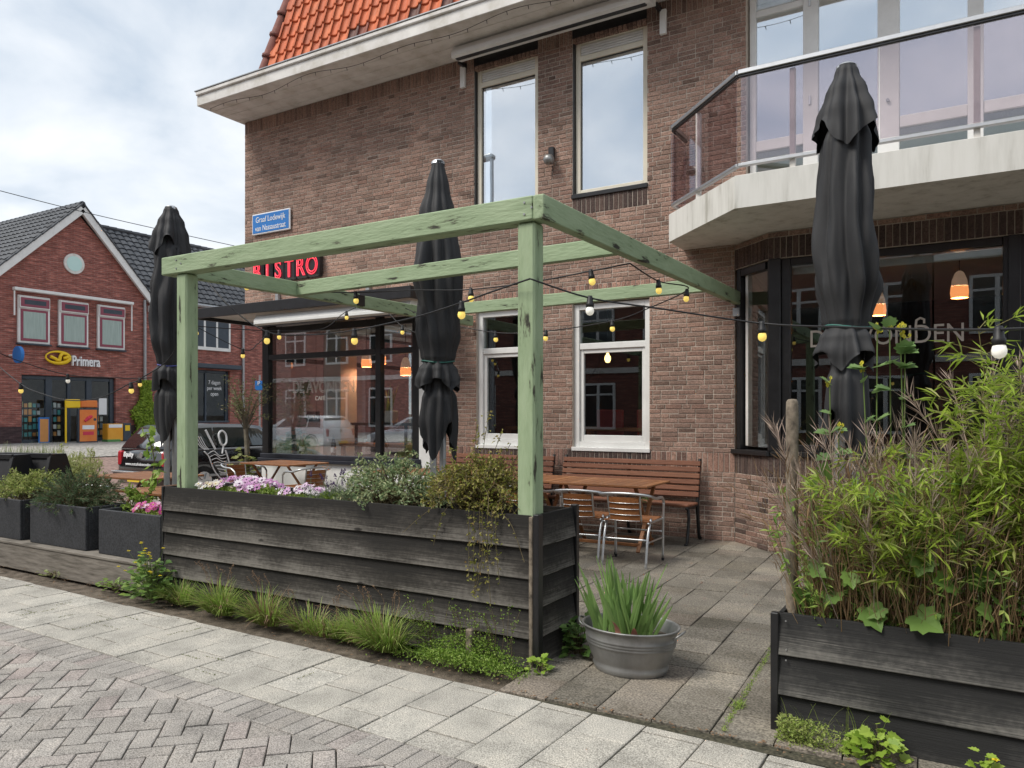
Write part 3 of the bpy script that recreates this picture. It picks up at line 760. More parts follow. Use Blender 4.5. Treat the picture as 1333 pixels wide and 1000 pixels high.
# ================================================================== pergola
P = thing('pergola', 'weathered green painted timber pergola standing over the terrace', 'pergola', (-4, 6, 0))
FL, FR = V((-5.80, 3.94)), V((-2.17, 3.94))
MB().bar((FL.x, 4.01, 2.72), (FR.x - .075, 4.01, 2.72), .135, .145, ch=.006).build('beam', GRN[0], P)
RE = V((-2.36, 8.93, 2.83)); LE = V((-6.08, 8.93, 2.80))
MB().bar((FR.x - .035, 3.942, 2.718), RE, .075, .145, ch=.006).build('beam', GRN[1], P)
a_, b_ = V((FL.x + .16, 4.08, 2.70)), LE
mid_ = a_.lerp(b_, .47)
MB().bar(a_, mid_, .075, .14, ch=.006).build('beam', GRN[1], P)
MB().bar(mid_ + V((-.003, .02, -.01)), b_, .075, .14, ch=.006).build('beam', GRN[1], P)
MB().bar(mid_ + V((.05, -.06, -.005)), mid_ + V((.05, .06, -.005)), .02, .12, ch=.004).build('joint_plate', m_black, P)
def cross(t):
    p = a_.lerp(b_, t); q = V((FR.x - .035, 3.94, 2.718)).lerp(RE, t)
    MB().bar((p.x + .04, p.y, p.z), (q.x - .045, q.y, q.z), .07, .135, ch=.006).build('beam', GRN[0], P)
cross(.27); cross(.75)
for (x, z) in ((-2.30, 2.755), (-2.30, 2.685), (-5.60, 2.755), (-5.60, 2.685), (-5.54, 2.72), (-2.25, 2.72)):
    MB().tube([(x, 3.945, z), (x, 3.938, z)], .007, 8).build('bolt', m_steel, P)
MB().bb(-2.365, -2.245, 3.965, 4.085, .0, 2.644, .012).build('post', GRN[2], P)
MB().bb(-5.635, -5.505, 3.965, 4.085, .0, 2.644, .012).build('post', GRN[2], P)
MB().bb(-2.41, -2.33, YW - .06, YW - .01, 2.62, 2.72, .004).build('wall_hanger', m_steel, P)

# ================================================================== timber planter boxes
def wood_dark(name, base, wear, lo):
    m = bpy.data.materials.new(name); m.use_nodes = True; t = m.node_tree; n, l = t.nodes, t.links
    b = n['Principled BSDF']; b.inputs['Roughness'].default_value = .82; b.inputs['Specular IOR Level'].default_value = .25
    tcn = n.new('ShaderNodeTexCoord'); g = n.new('ShaderNodeNewGeometry')
    mp = n.new('ShaderNodeMapping'); mp.inputs['Scale'].default_value = (.9, .9, 44); l.new(g.outputs['Position'], mp.inputs[0])
    nz_ = n.new('ShaderNodeTexNoise'); nz_.inputs['Scale'].default_value = 3.2; nz_.inputs['Detail'].default_value = 9; nz_.inputs['Roughness'].default_value = .68; nz_.inputs['Distortion'].default_value = .6
    l.new(mp.outputs[0], nz_.inputs['Vector'])
    n2 = n.new('ShaderNodeTexNoise'); n2.inputs['Scale'].default_value = 2.2; n2.inputs['Detail'].default_value = 6; l.new(g.outputs['Position'], n2.inputs['Vector'])
    n3 = n.new('ShaderNodeTexNoise'); n3.inputs['Scale'].default_value = 34; n3.inputs['Detail'].default_value = 6; l.new(g.outputs['Position'], n3.inputs['Vector'])
    sp_ = n.new('ShaderNodeSeparateXYZ'); l.new(tcn.outputs['Generated'], sp_.inputs[0])
    def ma(op, a, b2):
        x = n.new('ShaderNodeMath'); x.operation = op
        for i, k in enumerate((a, b2)):
            if isinstance(k, (int, float)): x.inputs[i].default_value = k
            else: l.new(k, x.inputs[i])
        return x.outputs[0]
    # wear gathers where rain runs off the lower edge of each board
    k = ma('ADD', ma('MULTIPLY', ma('SUBTRACT', .55, sp_.outputs[2]), .36), ma('ADD', ma('MULTIPLY', nz_.outputs[0], .55), ma('ADD', ma('MULTIPLY', n2.outputs[0], .50), ma('MULTIPLY', n3.outputs[0], .18))))
    mk_ = n.new('ShaderNodeMapping'); mk_.inputs['Scale'].default_value = (2.1, 2.1, 5.3); l.new(g.outputs['Position'], mk_.inputs[0])
    vo = n.new('ShaderNodeTexVoronoi'); vo.inputs['Scale'].default_value = 1.0; l.new(mk_.outputs[0], vo.inputs['Vector'])
    kn = n.new('ShaderNodeMapRange'); kn.inputs[1].default_value = .035; kn.inputs[2].default_value = .09; kn.inputs[3].default_value = -.22; kn.inputs[4].default_value = 0; l.new(vo.outputs['Distance'], kn.inputs[0]); k = ma('ADD', k, kn.outputs[0])
    r = n.new('ShaderNodeValToRGB'); el = r.color_ramp.elements
    el[0].position, el[0].color = lo, (*base, 1); el[1].position, el[1].color = lo + .34, (*wear, 1)
    x = el.new(lo + .13); x.color = (base[0] * 2.2, base[1] * 2.15, base[2] * 2.05, 1)
    l.new(k, r.inputs[0]); l.new(r.outputs[0], b.inputs['Base Color'])
    bp = n.new('ShaderNodeBump'); bp.inputs['Strength'].default_value = .5; bp.inputs['Distance'].default_value = .006
    l.new(nz_.outputs[0], bp.inputs['Height']); l.new(bp.outputs[0], b.inputs['Normal'])
    return m
m_board = wood_dark('black_stained_board', (.022, .0205, .019), (.195, .182, .162), .54)
m_board2 = wood_dark('black_board', (.026, .026, .026), (.22, .21, .19), .60)
m_old = mat('weathered_timber', [(.09, .08, .065), (.19, .17, .145), (.27, .245, .21)], 4, st=(1, 1, 12), rough=.9, bump=.4, bsc=20)
m_sapw = mat('cut_timber', [(.06, .05, .04), (.2, .165, .125), (.3, .25, .19)], 9, st=(3, 3, 2), rough=.9, bump=.3)
def lap_boards(parent, p, q, zs, out, mt, th=.022, nails=0):
    # overlapping boards from p to q, each tilted so its lower edge stands proud; top board first
    p, q, out = V((*p, 0)), V((*q, 0)), V((*out, 0))
    d = (q - p).normalized()
    for i, (z0, z1) in enumerate(zs):
        n = 14; f = MB(); rings = []
        for k in range(n + 1):
            t = k / n; c = p.lerp(q, t); w_ = .003 * math.sin(t * 9 + i * 2) + .002 * math.sin(t * 23 + i)
            a = c + out * (.030 + w_); b2 = c + out * (.008)
            lo, hi = z0 + w_ * .8, z1 + (.002 * math.sin(t * 7 + i) if i else 0)
            rings.append([(a.x, a.y, lo + .003), (a + out * -.003).to_tuple()[:2] + (lo,), (a.x - out.x * th, a.y - out.y * th, lo), (b2.x - out.x * th, b2.y - out.y * th, hi), (b2 - out * .003).to_tuple()[:2] + (hi,), (b2.x, b2.y, hi - .003)])
        f.ring(rings); f.build('board', mt, parent)
BPx0, BPx1, BPy0, BPy1 = -5.77, -2.235, 3.965, 4.44
big = thing('timber_planter', 'long black-stained timber planter of lapped boards below the pergola', 'planter', (-4, 4.2, 0))
hz_ = [(.695, .89), (.515, .71), (.335, .53), (.155, .35), (-.02, .17)]
lap_boards(big, (BPx0, BPy0), (BPx1 - .03, BPy0), hz_, (0, -1), m_board)
lap_boards(big, (BPx1, BPy0 + .03), (BPx1, BPy1), [(a + .012, b + .004) for a, b in hz_], (1, 0), m_board)
lap_boards(big, (BPx1, BPy1), (BPx0, BPy1), hz_, (0, 1), m_board)
lap_boards(big, (BPx0, BPy1), (BPx0, BPy0), hz_, (-1, 0), m_board)
MB().bb(BPx1 - .030, BPx1 - .006, BPy0 - .034, BPy0 + .02, -.02, .885, .004).build('corner_batten', m_sapw, big)
MB().bb(BPx1 - .004, BPx1 + .034, BPy0 - .030, BPy0 + .028, -.02, .90, .004).build('corner_batten', m_black, big)
MB().bb(BPx1 - .01, BPx1 + .035, BPy1 - .002, BPy1 + .04, -.02, .91, .004).build('corner_batten', m_black, big)
MB().bb(BPx0 - .035, BPx0 - .012, BPy0 - .02, BPy0 + .03, -.02, .89, .004).build('corner_batten', m_board2, big)
f = MB(); f.box(BPx0 + .02, BPx1 - .02, BPy0 + .016, BPy1 - .03, .5, .80); f.build('earth', m_soil, big)
m_stub = m_sapw
MB().bb(-2.63, -2.585, 3.80, 3.84, -.02, .20, .006).build('peg', m_sapw, big)
# right planter
rp_ = thing('timber_planter', 'black board planter in the right foreground full of bamboo and dry grass', 'planter', (.3, 4, 0))
RX0, RX1, RY0, RY1 = -.80, 2.4, 3.79, 4.42
hz2 = [(.355, .55), (.165, .37), (-.06, .18)]
lap_boards(rp_, (RX0, RY0), (RX1, RY0), hz2, (0, -1), m_board2)
lap_boards(rp_, (RX0, RY1), (RX0, RY0), hz2, (-1, 0), m_board2)
lap_boards(rp_, (RX1, RY1), (RX0, RY1), hz2, (0, 1), m_board2)
MB().bb(RX0 - .036, RX0 - .0, RY0 - .034, RY0 + .004, -.02, .552, .004).build('corner_batten', m_black, rp_)
f = MB(); f.box(RX0 + .02, RX1, RY0 + .016, RY1 - .03, .1, .40); f.build('earth', m_soil, rp_)
for (x, z) in ((-.766, .52), (-.764, .385), (-.765, .335)):
    MB().tube([(x, RY0 - .026, z), (x, RY0 - .034, z)], .004, 6).build('nail', m_alu, rp_)
f = MB(); f.lathe([(.030, 0), (.029, .6), (.030, 1.1), (.028, 1.155), (.02, 1.168), (0, 1.17)], (-.765, 3.90, .40), 12)
tag(f.build('round_stake', m_sapw, None, True), 'round weathered wooden stake at the corner of the right planter', 'stake')
# timber ledge with three grey planters
def ly(x): return 3.90
t = thing('timber_ledge', 'low weathered timber ledge under the three grey box planters', 'ledge', (-7.4, 3.95, 0))
MB().bar((-9.6, 3.905, .095), (-5.82, 3.90, .095), .03, .235, ch=.004).build('riser', m_old, t)
MB().bar((-9.6, 3.98, .228), (-5.82, 3.975, .228), .20, .028, ch=.006).build('top_board', m_old, t)
MB().bar((-9.6, 4.17, .228), (-5.82, 4.165, .228), .17, .028, ch=.006).build('top_board', m_old, t)
m_box = mat('grey_composite', [(.028, .030, .034), (.042, .044, .049)], 6, rough=.7, bump=.15, bsc=160, fine=80)
GREY = []
for i, (x0, x1, lab) in enumerate(((-9.25, -8.07, 'dark grey box planter at the left picture edge with a yellow-green shrub'), (-7.89, -6.93, 'dark grey box planter with a bushy dark green herb'), (-6.73, -5.83, 'dark grey box planter with magenta flowers beside the timber planter'))):
    t = thing('box_planter', lab, 'planter', ((x0 + x1) / 2, 4.2, .243), group='grey planters on the timber ledge')
    y0, y1, z0, z1 = 3.955, 4.36, .243, .64; f = MB(); o_ = .028
    for (a, b, c, d) in ((x0, x1, y0, y0 + o_), (x0, x1, y1 - o_, y1), (x0, x0 + o_, y0 + o_, y1 - o_), (x1 - o_, x1, y0 + o_, y1 - o_)): f.bb(a, b, c, d, z0, z1, .006)
    f.build('shell', m_box, t)
    f = MB(); f.box(x0 + o_, x1 - o_, y0 + o_, y1 - o_, z0 + .1, z1 - .06); f.build('earth', m_soil, t)

# ================================================================== closed parasols
def parasol(label, x, y, H_, tie, low, tilt=0, R0=.2, vent=.42, seed=1, skirt=1.0, rot=0.):
    rg = random.Random(seed); t = thing('parasol', label, 'parasol', (x, y, 0), group='closed black parasols')
    n = 96
    nf = 11; cuts_ = sorted((k + rg.uniform(-.32, .32)) / nf for k in range(nf)); dep = [rg.uniform(.5, 1.25) for _ in range(nf)]; lean = [rg.uniform(-.05, .05) for _ in range(nf)]
    sq = rg.uniform(0, 3.14); o1 = rg.uniform(0, 50)
    def fold(th, z):                        # deep creases of uneven width, drifting slowly down the cloth
        s = ((th - rot) / 6.283185 + .03 * math.sin(z * 2.1 + o1) + .012 * math.sin(z * 5.3)) % 1.0
        for k in range(nf):
            a0 = cuts_[k]; a1 = cuts_[(k + 1) % nf] + (1 if k == nf - 1 else 0); ss = s if s >= a0 or k < nf - 1 else s + 1
            if a0 <= ss < a1:
                q = (ss - a0) / (a1 - a0); q = q ** (1 + lean[k] * 9)
                return (1 - abs(2 * q - 1) ** 1.6) * dep[k] - .5
        return 0
    def loft(name, zs, amp0, hem=None, pts=2):
        rings = []; off = {'vent_flap': .3, 'canopy': .0, 'skirt': .7, 'skirt_lining': 1.1}[name]
        for j, (z, r_, am) in enumerate(zs):
            rg_ = []
            for k in range(n):
                th = 2 * math.pi * k / n + rot
                nz1 = NZ.noise(V((math.cos(th) * 1.6 + o1, math.sin(th) * 1.6 + off * 9, z * 2.2))); nz2 = NZ.noise(V((math.cos(th) * 4.5 + o1, math.sin(th) * 4.5, z * 3.1 + off)))
                rr = r_ * (1 + am * .75 * fold(th + off * .5, z) + am * .55 * nz1 + am * .28 * nz2 + .05 * math.cos(2 * th + sq))
                zz_ = z
                if hem:
                    lv = max(0, 1 - (len(zs) - 1 - j) / 6) ** 1.5
                    tri = abs(((th - rot) / 6.2832 * pts + off) % 1 * 2 - 1)
                    zz_ = z + hem * lv * (tri - .45 + .35 * nz1); rr *= 1 + (.0 if name == 'vent_flap' else .08) * lv * (1 - tri) + .05 * lv * nz2
                rg_.append((x + rr * math.cos(th), y + rr * math.sin(th), zz_))
            rings.append(rg_)
        f = MB(); f.ring(rings, cap=False); o = f.build(name, m_fabric, t, True)
        return o
    def sm(keys, k=5):
        o = []
        for (a, b) in zip(keys, keys[1:]):
            for i in range(k):
                s = i / k; e_ = s * s * (3 - 2 * s); o.append(tuple(p + (q - p) * (s if j == 0 else e_) for j, (p, q) in enumerate(zip(a, b))))
        o.append(keys[-1]); return o
    top = H_
    f = MB(); f.lathe([(0, .015), (.04, .012), (.062, -.004), (.066, -.03)], (x, y, top), 16); f.build('top_cap', m_alu, t, True)
    vt = top - vent
    if vent: loft('vent_flap', sm([(top - .005, .062, .05), (top - .05, .075, .15), (top - .18, .125, .30), (top - vent * .7, .17, .40), (vt, R0 * 1.0, .46)]), .3, hem=.20, pts=3)
    b0 = top - .10 if vent else top - .005
    loft('canopy', sm([(b0, .06, .1), (b0 - .25, .11, .26), (vt - .05 if vent else b0 - .5, R0 * .80, .32), (vt - .45 if vent else b0 - .9, R0 * .97, .42), ((vt + tie) / 2 - .1, R0 * 1.02, .46), (tie + .28, R0 * .95, .46), (tie + .05, R0 * .72, .26), (tie, R0 * .66, .2)]), .3)
    loft('skirt', sm([(tie, R0 * .66, .2), (tie - .07, R0 * .85, .3), (tie - .16, R0 * .98 * skirt, .42), (tie - .21, R0 * .92 * skirt, .5)]), .3, hem=.14, pts=4)
    loft('skirt_lining', sm([(tie - .05, R0 * .6, .2), (tie - .24, R0 * .58, .3), (tie - .34, R0 * .74, .36), ((tie + low) / 2 - .12, R0 * .78, .38), (low + .06, R0 * .70, .42)]), .4, hem=.34, pts=3)
    f = MB(); pts = [(x + R0 * .72 * math.cos(a), y + R0 * .72 * math.sin(a), tie + .012 * math.sin(a * 2)) for a in [i * 6.2832 / 24 for i in range(25)]]
    f.tube(pts, .007, 5); f.build('tie_cord', mat_cord if seed != 3 else mat_cordb, t)
    f = MB()
    for a in (-.045, .045): f.tube([(x + a * .85, y + a * .5, .55), (x + a * .85, y + a * .5, tie)], .032, 8)
    f.tube([(x, y, .0), (x, y, .62)], .026, 10); f.tube([(x, y, .5), (x, y, .56)], .085, 10); f.build('pole', m_steel, t)
    f = MB(); f.lathe([(.0, .07), (.04, .07), (.3, .05), (.32, .0)], (x, y, 0), 16); f.build('foot', m_iron, t)
    return t
mat_cord = mat('green_cord', [(.02, .11, .09), (.03, .14, .11)], 8, rough=.6)
mat_cordb = mat('blue_cord', [(.07, .08, .3), (.1, .11, .36)], 8, rough=.6)
parasol('tall closed black parasol behind the bamboo on the right', -.70, 5.25, 3.70, 2.04, 1.25, seed=5, R0=.188, vent=.46, rot=.3)
parasol('closed black parasol in the middle of the pergola without a top flap', -4.33, 5.81, 3.87, 1.98, 1.15, seed=8, R0=.215, vent=0, skirt=.95)
parasol('closed black parasol behind the left pergola post tied with a blue cord', -7.55, 5.25, 3.76, 2.02, 1.20, seed=3, R0=.19, vent=.46, skirt=.85)

# ================================================================== string lights
def smooth_path(pts, k=10):
    o = []
    P_ = [pts[0]] + list(pts) + [pts[-1]]
    for i in range(1, len(P_) - 2):
        a, b, c, d = [V(q) for q in P_[i - 1:i + 3]]
        for j in range(k):
            t = j / k; o.append(.5 * ((2 * b) + (c - a) * t + (2 * a - 5 * b + 4 * c - d) * t * t + (3 * b - a - 3 * c + d) * t ** 3))
    o.append(V(pts[-1])); return o
def string(label, ctrl, bulbs, r=.0055, bs=1.0):
    p3 = [at(*c) for c in ctrl]; path = smooth_path(p3)
    t = thing('string_light', label, 'string light', p3[0], group='festoon lights over the terrace')
    f = MB(); f.tube(path, r, 6); f.build('cable', m_plastic, t, True)
    for (u, white) in bulbs:
        best = min(path, key=lambda p: abs((scr(p) or (9e9,))[0] - u))
        tl = V((U(-.12, .12), U(-.12, .12), -1)).normalized(); p = best
        f = MB(); f.tube([p + tl * -.012, p + tl * .0, p + tl * .03, p + tl * .036, p + tl * .058], [.013, .017, .02, .024, .0235], 10); s_ = f.build('socket', m_plastic, t, True)
        f = MB(); rs = [(.0165, .05), (.022, .062), (.0252, .076), (.0235, .09), (.0155, .101), (.003, .106)]
        f.tube([p + tl * z for _, z in rs], [a * bs for a, _ in rs], 12); f.build('bulb', m_bulbw if white else m_bulb, s_, True)
string('festoon cable from the front green post out to the right picture edge', [(690, 363, 4.50), (768, 388, 4.55), (860, 402, 4.55), (992, 421, 4.45), (1100, 426, 3.9), (1210, 429, 3.3), (1300, 429, 2.75), (1400, 424, 2.4)], [(768, 1), (992, 0), (1300, 1)])
string('festoon cable swagging from the front green post leftwards along the front beam', [(690, 363, 4.50), (640, 380, 4.7), (601, 394, 4.9), (540, 413, 5.2), (461, 430, 5.6), (400, 436, 6.0), (348, 432, 6.4), (300, 400, 6.7), (258, 352, 7.0)], [(601, 0), (461, 0), (348, 0)])
string('festoon cable along the cross beam from the left side to the right beam', [(262, 358, 7.0), (322, 364, 7.4), (400, 378, 7.6), (463, 381, 7.2), (530, 378, 6.8), (613, 377, 6.3), (700, 366, 5.9), (769, 353, 5.6), (820, 343, 5.5)], [(322, 0), (463, 0), (613, 0), (769, 0)])
string('festoon cable sagging from the right beam to the back beam', [(820, 343, 5.5), (857, 366, 6.2), (896, 376, 6.8), (845, 401, 7.3), (797, 418, 7.6), (711, 431, 8.1), (645, 433, 8.5), (570, 418, 9.0), (520, 398, 9.3)], [(857, 0), (894, 0), (797, 0), (711, 0), (645, 0)])
string('festoon cable below the black canopy', [(248, 424, 8.6), (300, 428, 9.0), (363, 431, 9.5), (420, 428, 9.8), (451, 406, 10), (490, 396, 10.1), (524, 425, 9.8), (560, 440, 9.5)], [(363, 0), (451, 0), (524, 0)], r=.0055)
string('festoon cable from the left parasol sweeping down past the shop across the street', [(258, 350, 7.0), (228, 455, 7.3), (185, 492, 7.6), (168, 500, 7.8), (130, 518, 8.0), (88, 521, 8.2), (50, 511, 8.4), (27, 500, 8.6), (-10, 470, 8.8)], [(170, 0), (27, 0)])
string('festoon cable high across the shop sign on the left', [(-15, 453, 9), (25, 470, 9.3), (88, 488, 9.6), (150, 492, 9.8), (182, 493, 9.9), (205, 490, 10)], [(88, 1), (181, 0)])
string('festoon cable dropping from the left post beside the canopy', [(245, 420, 9.0), (316, 455, 9.2), (335, 448, 9.4), (345, 438, 9.5)], [(258, 0), (317, 0)])
# ================================================================== furniture
def bench(label, x0, x1, yw):
    t = thing('bench', label, 'bench', ((x0 + x1) / 2, yw - .3, 0), group='slatted benches against the brick wall')
    for i in range(6):
        z = .905 - i * .072; y = yw - .09 - i * .014
        MB().fbox(M.Translation(((x0 + x1) / 2, y, z)) @ M.Rotation(rad(-11), 4, 'X'), x1 - x0, .026, .058, .006).build('back_slat', m_maho, t)
    for i in range(4):
        MB().fbox(M.Translation(((x0 + x1) / 2, yw - .22 - i * .095, .445 + (.008 if i == 3 else 0))), x1 - x0, .082, .03, .008).build('seat_slat', m_maho, t)
    for x in (x0 + .02, x1 - .02, (x0 + x1) / 2):
        f = MB(); f.tube([(x, yw - .05, .96), (x, yw - .06, .90), (x, yw - .10, .70), (x, yw - .15, .46), (x, yw - .14, .35), (x, yw - .10, .1), (x, yw - .07, .03), (x, yw - .02, .02)], [.02, .02, .02, .024, .022, .02, .022, .018], 8)
        f.tube([(x, yw - .15, .43), (x, yw - .34, .42), (x, yw - .52, .435), (x, yw - .54, .41)], .018, 8)
        f.tube([(x, yw - .49, .42), (x, yw - .46, .3), (x, yw - .50, .12), (x, yw - .53, .02), (x, yw - .58, .015)], .019, 8)
        f.build('iron_leg', m_iron, t, True)
    return t
bench('red-brown slatted bench under the right ground-floor window', -4.58, -2.77, YW - .02)
MB().bb(-4.50, -4.455, YW - .155, YW - .122, .925, .95, .003)
bench('red-brown slatted bench under the left ground-floor window partly behind the shrubs', -6.55, -4.72, YW - .02)

def table(w=1.14, d=.78, nsl=11):
    t = thing('folding_table', 'x', 'table', local=True, group='slatted wooden terrace tables')
    for i in range(nsl):
        x = -w / 2 + (i + .5) * w / nsl
        MB().fbox(M.Translation((x, 0, .728)), w / nsl - .007, d - .09, .022, .004).build('top_slat', m_teak, t)
    for s in (-1, 1): MB().fbox(M.Translation((0, s * (d / 2 - .022), .727)), w, .042, .026, .004).build('edge_rail', m_teak, t)
    for sx in (-1, 1):
        x = sx * (w / 2 - .16)
        for k in (-1, 1):
            MB().bar((x + k * .014, -k * .27, .02), (x + k * .014, k * .27, .712), .022, .042, up=(1, 0, 0), ch=.004).build('leg', m_teak, t)
    for s in (-1, 1): MB().bar((-w / 2 + .14, s * .22, .09), (w / 2 - .14, s * .22, .09), .022, .035, ch=.004).build('stretcher', m_teak, t)
    MB().bar((-w / 2 + .1, 0, .70), (w / 2 - .1, 0, .70), .04, .03, ch=.004).build('cross_rail', m_teak, t)
    return t
t0 = table(); spots = [(-3.50, 7.90, 2, 'slatted teak table at the right end of the terrace in front of the bench'), (-4.66, 7.92, 1, 'slatted teak table pushed against the right-hand table half hidden by the front post'),
    (-6.30, 8.05, 0, 'slatted teak table at the left bench behind the variegated shrub'), (-5.75 + .62, 8.0, 0, 'slatted teak table at the left bench directly behind the trailing climber'),
    (-9.15, 8.32, -3, 'folding wooden table in front of the white shop plinth'), (-8.75, 5.75, 2, 'brown wooden table behind the dark green herb planter'), (-6.75, 4.85, -2, 'low-set wooden table right behind the magenta flowers')]
for i, (x, y, a, lab) in enumerate(spots):
    o = t0 if i == 0 else copy_tree(t0)
    o.location = (x, y, 0); o.rotation_euler.z = rad(a); o['label'] = lab
m_chairwood = mat('chair_slat_wood', [(.7, .65, .6), (1, 1, 1), (1.2, 1.15, 1.1)], 6, st=(3, 10, 10), rough=.45, bump=.1, rnd=[(.21, .075, .022), (.27, .105, .034), (.235, .088, .028)])
def chair():
    t = thing('bistro_chair', 'x', 'chair', local=True, group='aluminium terrace chairs with wooden slats')
    r = .0125
    def tb(name, pts, rr=r): f = MB(); f.tube(smooth_path(pts, 6), rr, 8); return f.build(name, m_alu, t, True)
    # chair faces +y, back towards -y
    tb('arm_rail', [(-.265, .20, .60), (-.275, .10, .655), (-.275, -.10, .665), (-.25, -.24, .70), (-.13, -.285, .715), (0, -.295, .72), (.13, -.285, .715), (.25, -.24, .70), (.275, -.10, .665), (.275, .10, .655), (.265, .20, .60)], .0145)
    for s in (-1, 1):
        tb('front_leg', [(s * .265, .20, .60), (s * .255, .215, .40), (s * .25, .22, .02)])
        tb('rear_leg', [(s * .225, -.10, .46), (s * .222, -.20, .30), (s * .222, -.265, .02)], .0135)
        tb('back_upright', [(s * .165, -.275, .715), (s * .16, -.235, .55), (s * .155, -.18, .43)], .010)
        tb('seat_rail', [(s * .225, -.20, .425), (s * .24, .05, .43), (s * .25, .22, .43)], .011)
        for (y, ) in ((.22,), (-.265,)):
            f = MB(); f.tube([(s * (.25 if y > 0 else .222), y, .0), (s * (.25 if y > 0 else .222), y, .03)], .015, 8); f.build('foot_cap', m_plastic if y > 0 else m_alu, t)
    tb('stretcher', [(-.222, -.215, .265), (.222, -.215, .265)], .010); tb('stretcher', [(-.25, .217, .3), (.25, .217, .3)], .010)
    for s in (-1, 1): tb('stretcher', [(s * .224, -.21, .24), (s * .25, .218, .24)], .009)
    for i in range(4):
        z = .655 - i * .058; f = MB(); vs = []; n = 8
        for k in range(n + 1):
            a = -1 + 2 * k / n; x = a * .15; y = -.262 + i * .012 - .035 * (1 - a * a)
            vs += [(x, y - .006, z - .0275), (x, y - .006, z + .0275), (x, y + .006, z + .0275), (x, y + .006, z - .0275)]
        f.ring([vs[4 * k:4 * k + 4] for k in range(n + 1)]); f.build('back_slat', m_chairwood, t)
        g = MB(); g.tube([(-.155 + .31 * k / 8, -.262 + i * .012 - .035 * (1 - (-1 + k / 4) ** 2) - .006, z - .029) for k in range(9)], .0024, 5); g.build('slat_wire', m_alu, t)
    for i in range(7): MB().fbox(M.Translation((0, -.17 + i * .063, .442 - .006 * math.sin(i / 6 * 3.14))), .46, .054, .014, .004).build('seat_slat', m_chairwood, t)
    return t
c0 = chair(); spots = [(-2.955, 7.22, 4, 'aluminium chair with wooden slats nearest the patio opening'), (-3.49, 7.26, 6, 'aluminium chair with wooden slats second from the patio opening'), (-4.18, 7.3, -6, 'aluminium chair with wooden slats half hidden behind the front green post'),
    (-8.35, 8.0, 78, 'aluminium chair seen from the side at the table before the white plinth'), (-9.75, 8.05, -100, 'aluminium chair with rounded arms at the left of the table near the car'), (-8.3, 5.0, 12, 'aluminium chair tucked behind the dark green herb planter')]
for i, (x, y, a, lab) in enumerate(spots):
    o = c0 if i == 0 else copy_tree(c0)
    o.location = (x, y, 0); o.rotation_euler.z = rad(a); o['label'] = lab
# zinc tub
tx, ty = -1.735, 4.21
t = thing('zinc_tub', 'oval galvanised tub planted with iris leaves on the patio', 'tub', (tx, ty, 0))
f = MB(); f.lathe([(.185, .0), (.19, .008), (.198, .035), (.190, .045), (.198, .06), (.212, .10), (.224, .14), (.2285, .155), (.2335, .160), (.2285, .166), (.231, .172), (.236, .177), (.231, .183), (.2335, .189), (.2385, .194), (.234, .20), (.241, .235), (.247, .252), (.256, .257), (.257, .264), (.250, .267), (.242, .258), (.215, .12)], (tx, ty, 0), 48, 1.15, .92); f.build('tub_wall', m_zinc, t, True)
f = MB(); f.lathe([(0, .20), (.232, .19)], (tx, ty, 0), 32, 1.13, .9); f.build('earth', m_soil, t)
for s in (-1, 1):
    f = MB(); hx = tx + s * .278
    f.tube(smooth_path([(hx, ty - .05, .225), (hx + s * .03, ty - .045, .245), (hx + s * .05, ty, .262), (hx + s * .03, ty + .045, .245), (hx, ty + .05, .225)], 6), .006, 6); f.build('handle', m_zinc, t, True)
# black folding menu stands at the far left
def cover(label, x, y, rz, txt):
    t = thing('menu_stand', label, 'stand', local=True); t.location = (x, y, 0); t.rotation_euler.z = rz
    f = MB(); w = .52
    f.ring([[(-w, -.24, .55), (w, -.24, .55), (w, .24, .55), (-w, .24, .55)], [(-w * .93, -.10, 1.02), (w * .93, -.10, 1.02), (w * .93, .1, 1.02), (-w * .93, .1, 1.02)]]); f.build('panel', m_plastic, t)
    f = MB(); f.bar((-w * .93, -.12, 1.0), (w * .93, -.12, 1.0), .03, .06); 
    for s in (-1, 1): f.bar((s * w * .97, -.25, .56), (s * w * .92, -.115, 1.0), .03, .05, up=(1, 0, 0))
    f.build('frame', m_plastic, t)
    f = MB()
    for s in (-1, 1): f.bar((s * .4, -.15, .0), (s * .4, -.12, .56), .04, .04, up=(1, 0, 0)); f.bar((s * .4, .15, .0), (s * .4, .12, .56), .04, .04, up=(1, 0, 0))
    f.build('legs', m_plastic, t)
    if txt:
        f = MB(); f.leaf((.0, -.196, .80), (.3, .0, 1), (0, -1, 0), .07, .03); f.build('emblem', m_signw, t)
        f = MB()
        for i in range(8): f.box(-.12 + i * .03, -.10 + i * .03, -.215, -.2115, .735, .775 + .008 * (i % 3))
        f.build('print', m_signw, t)
    return t
cover('black folding menu stand with a small white emblem behind the left planter', *at(36, 590, 9.2).xy, rad(14), True)
cover('black folding stand cut off by the left picture edge', *at(-12, 590, 9.0).xy, rad(14), False)
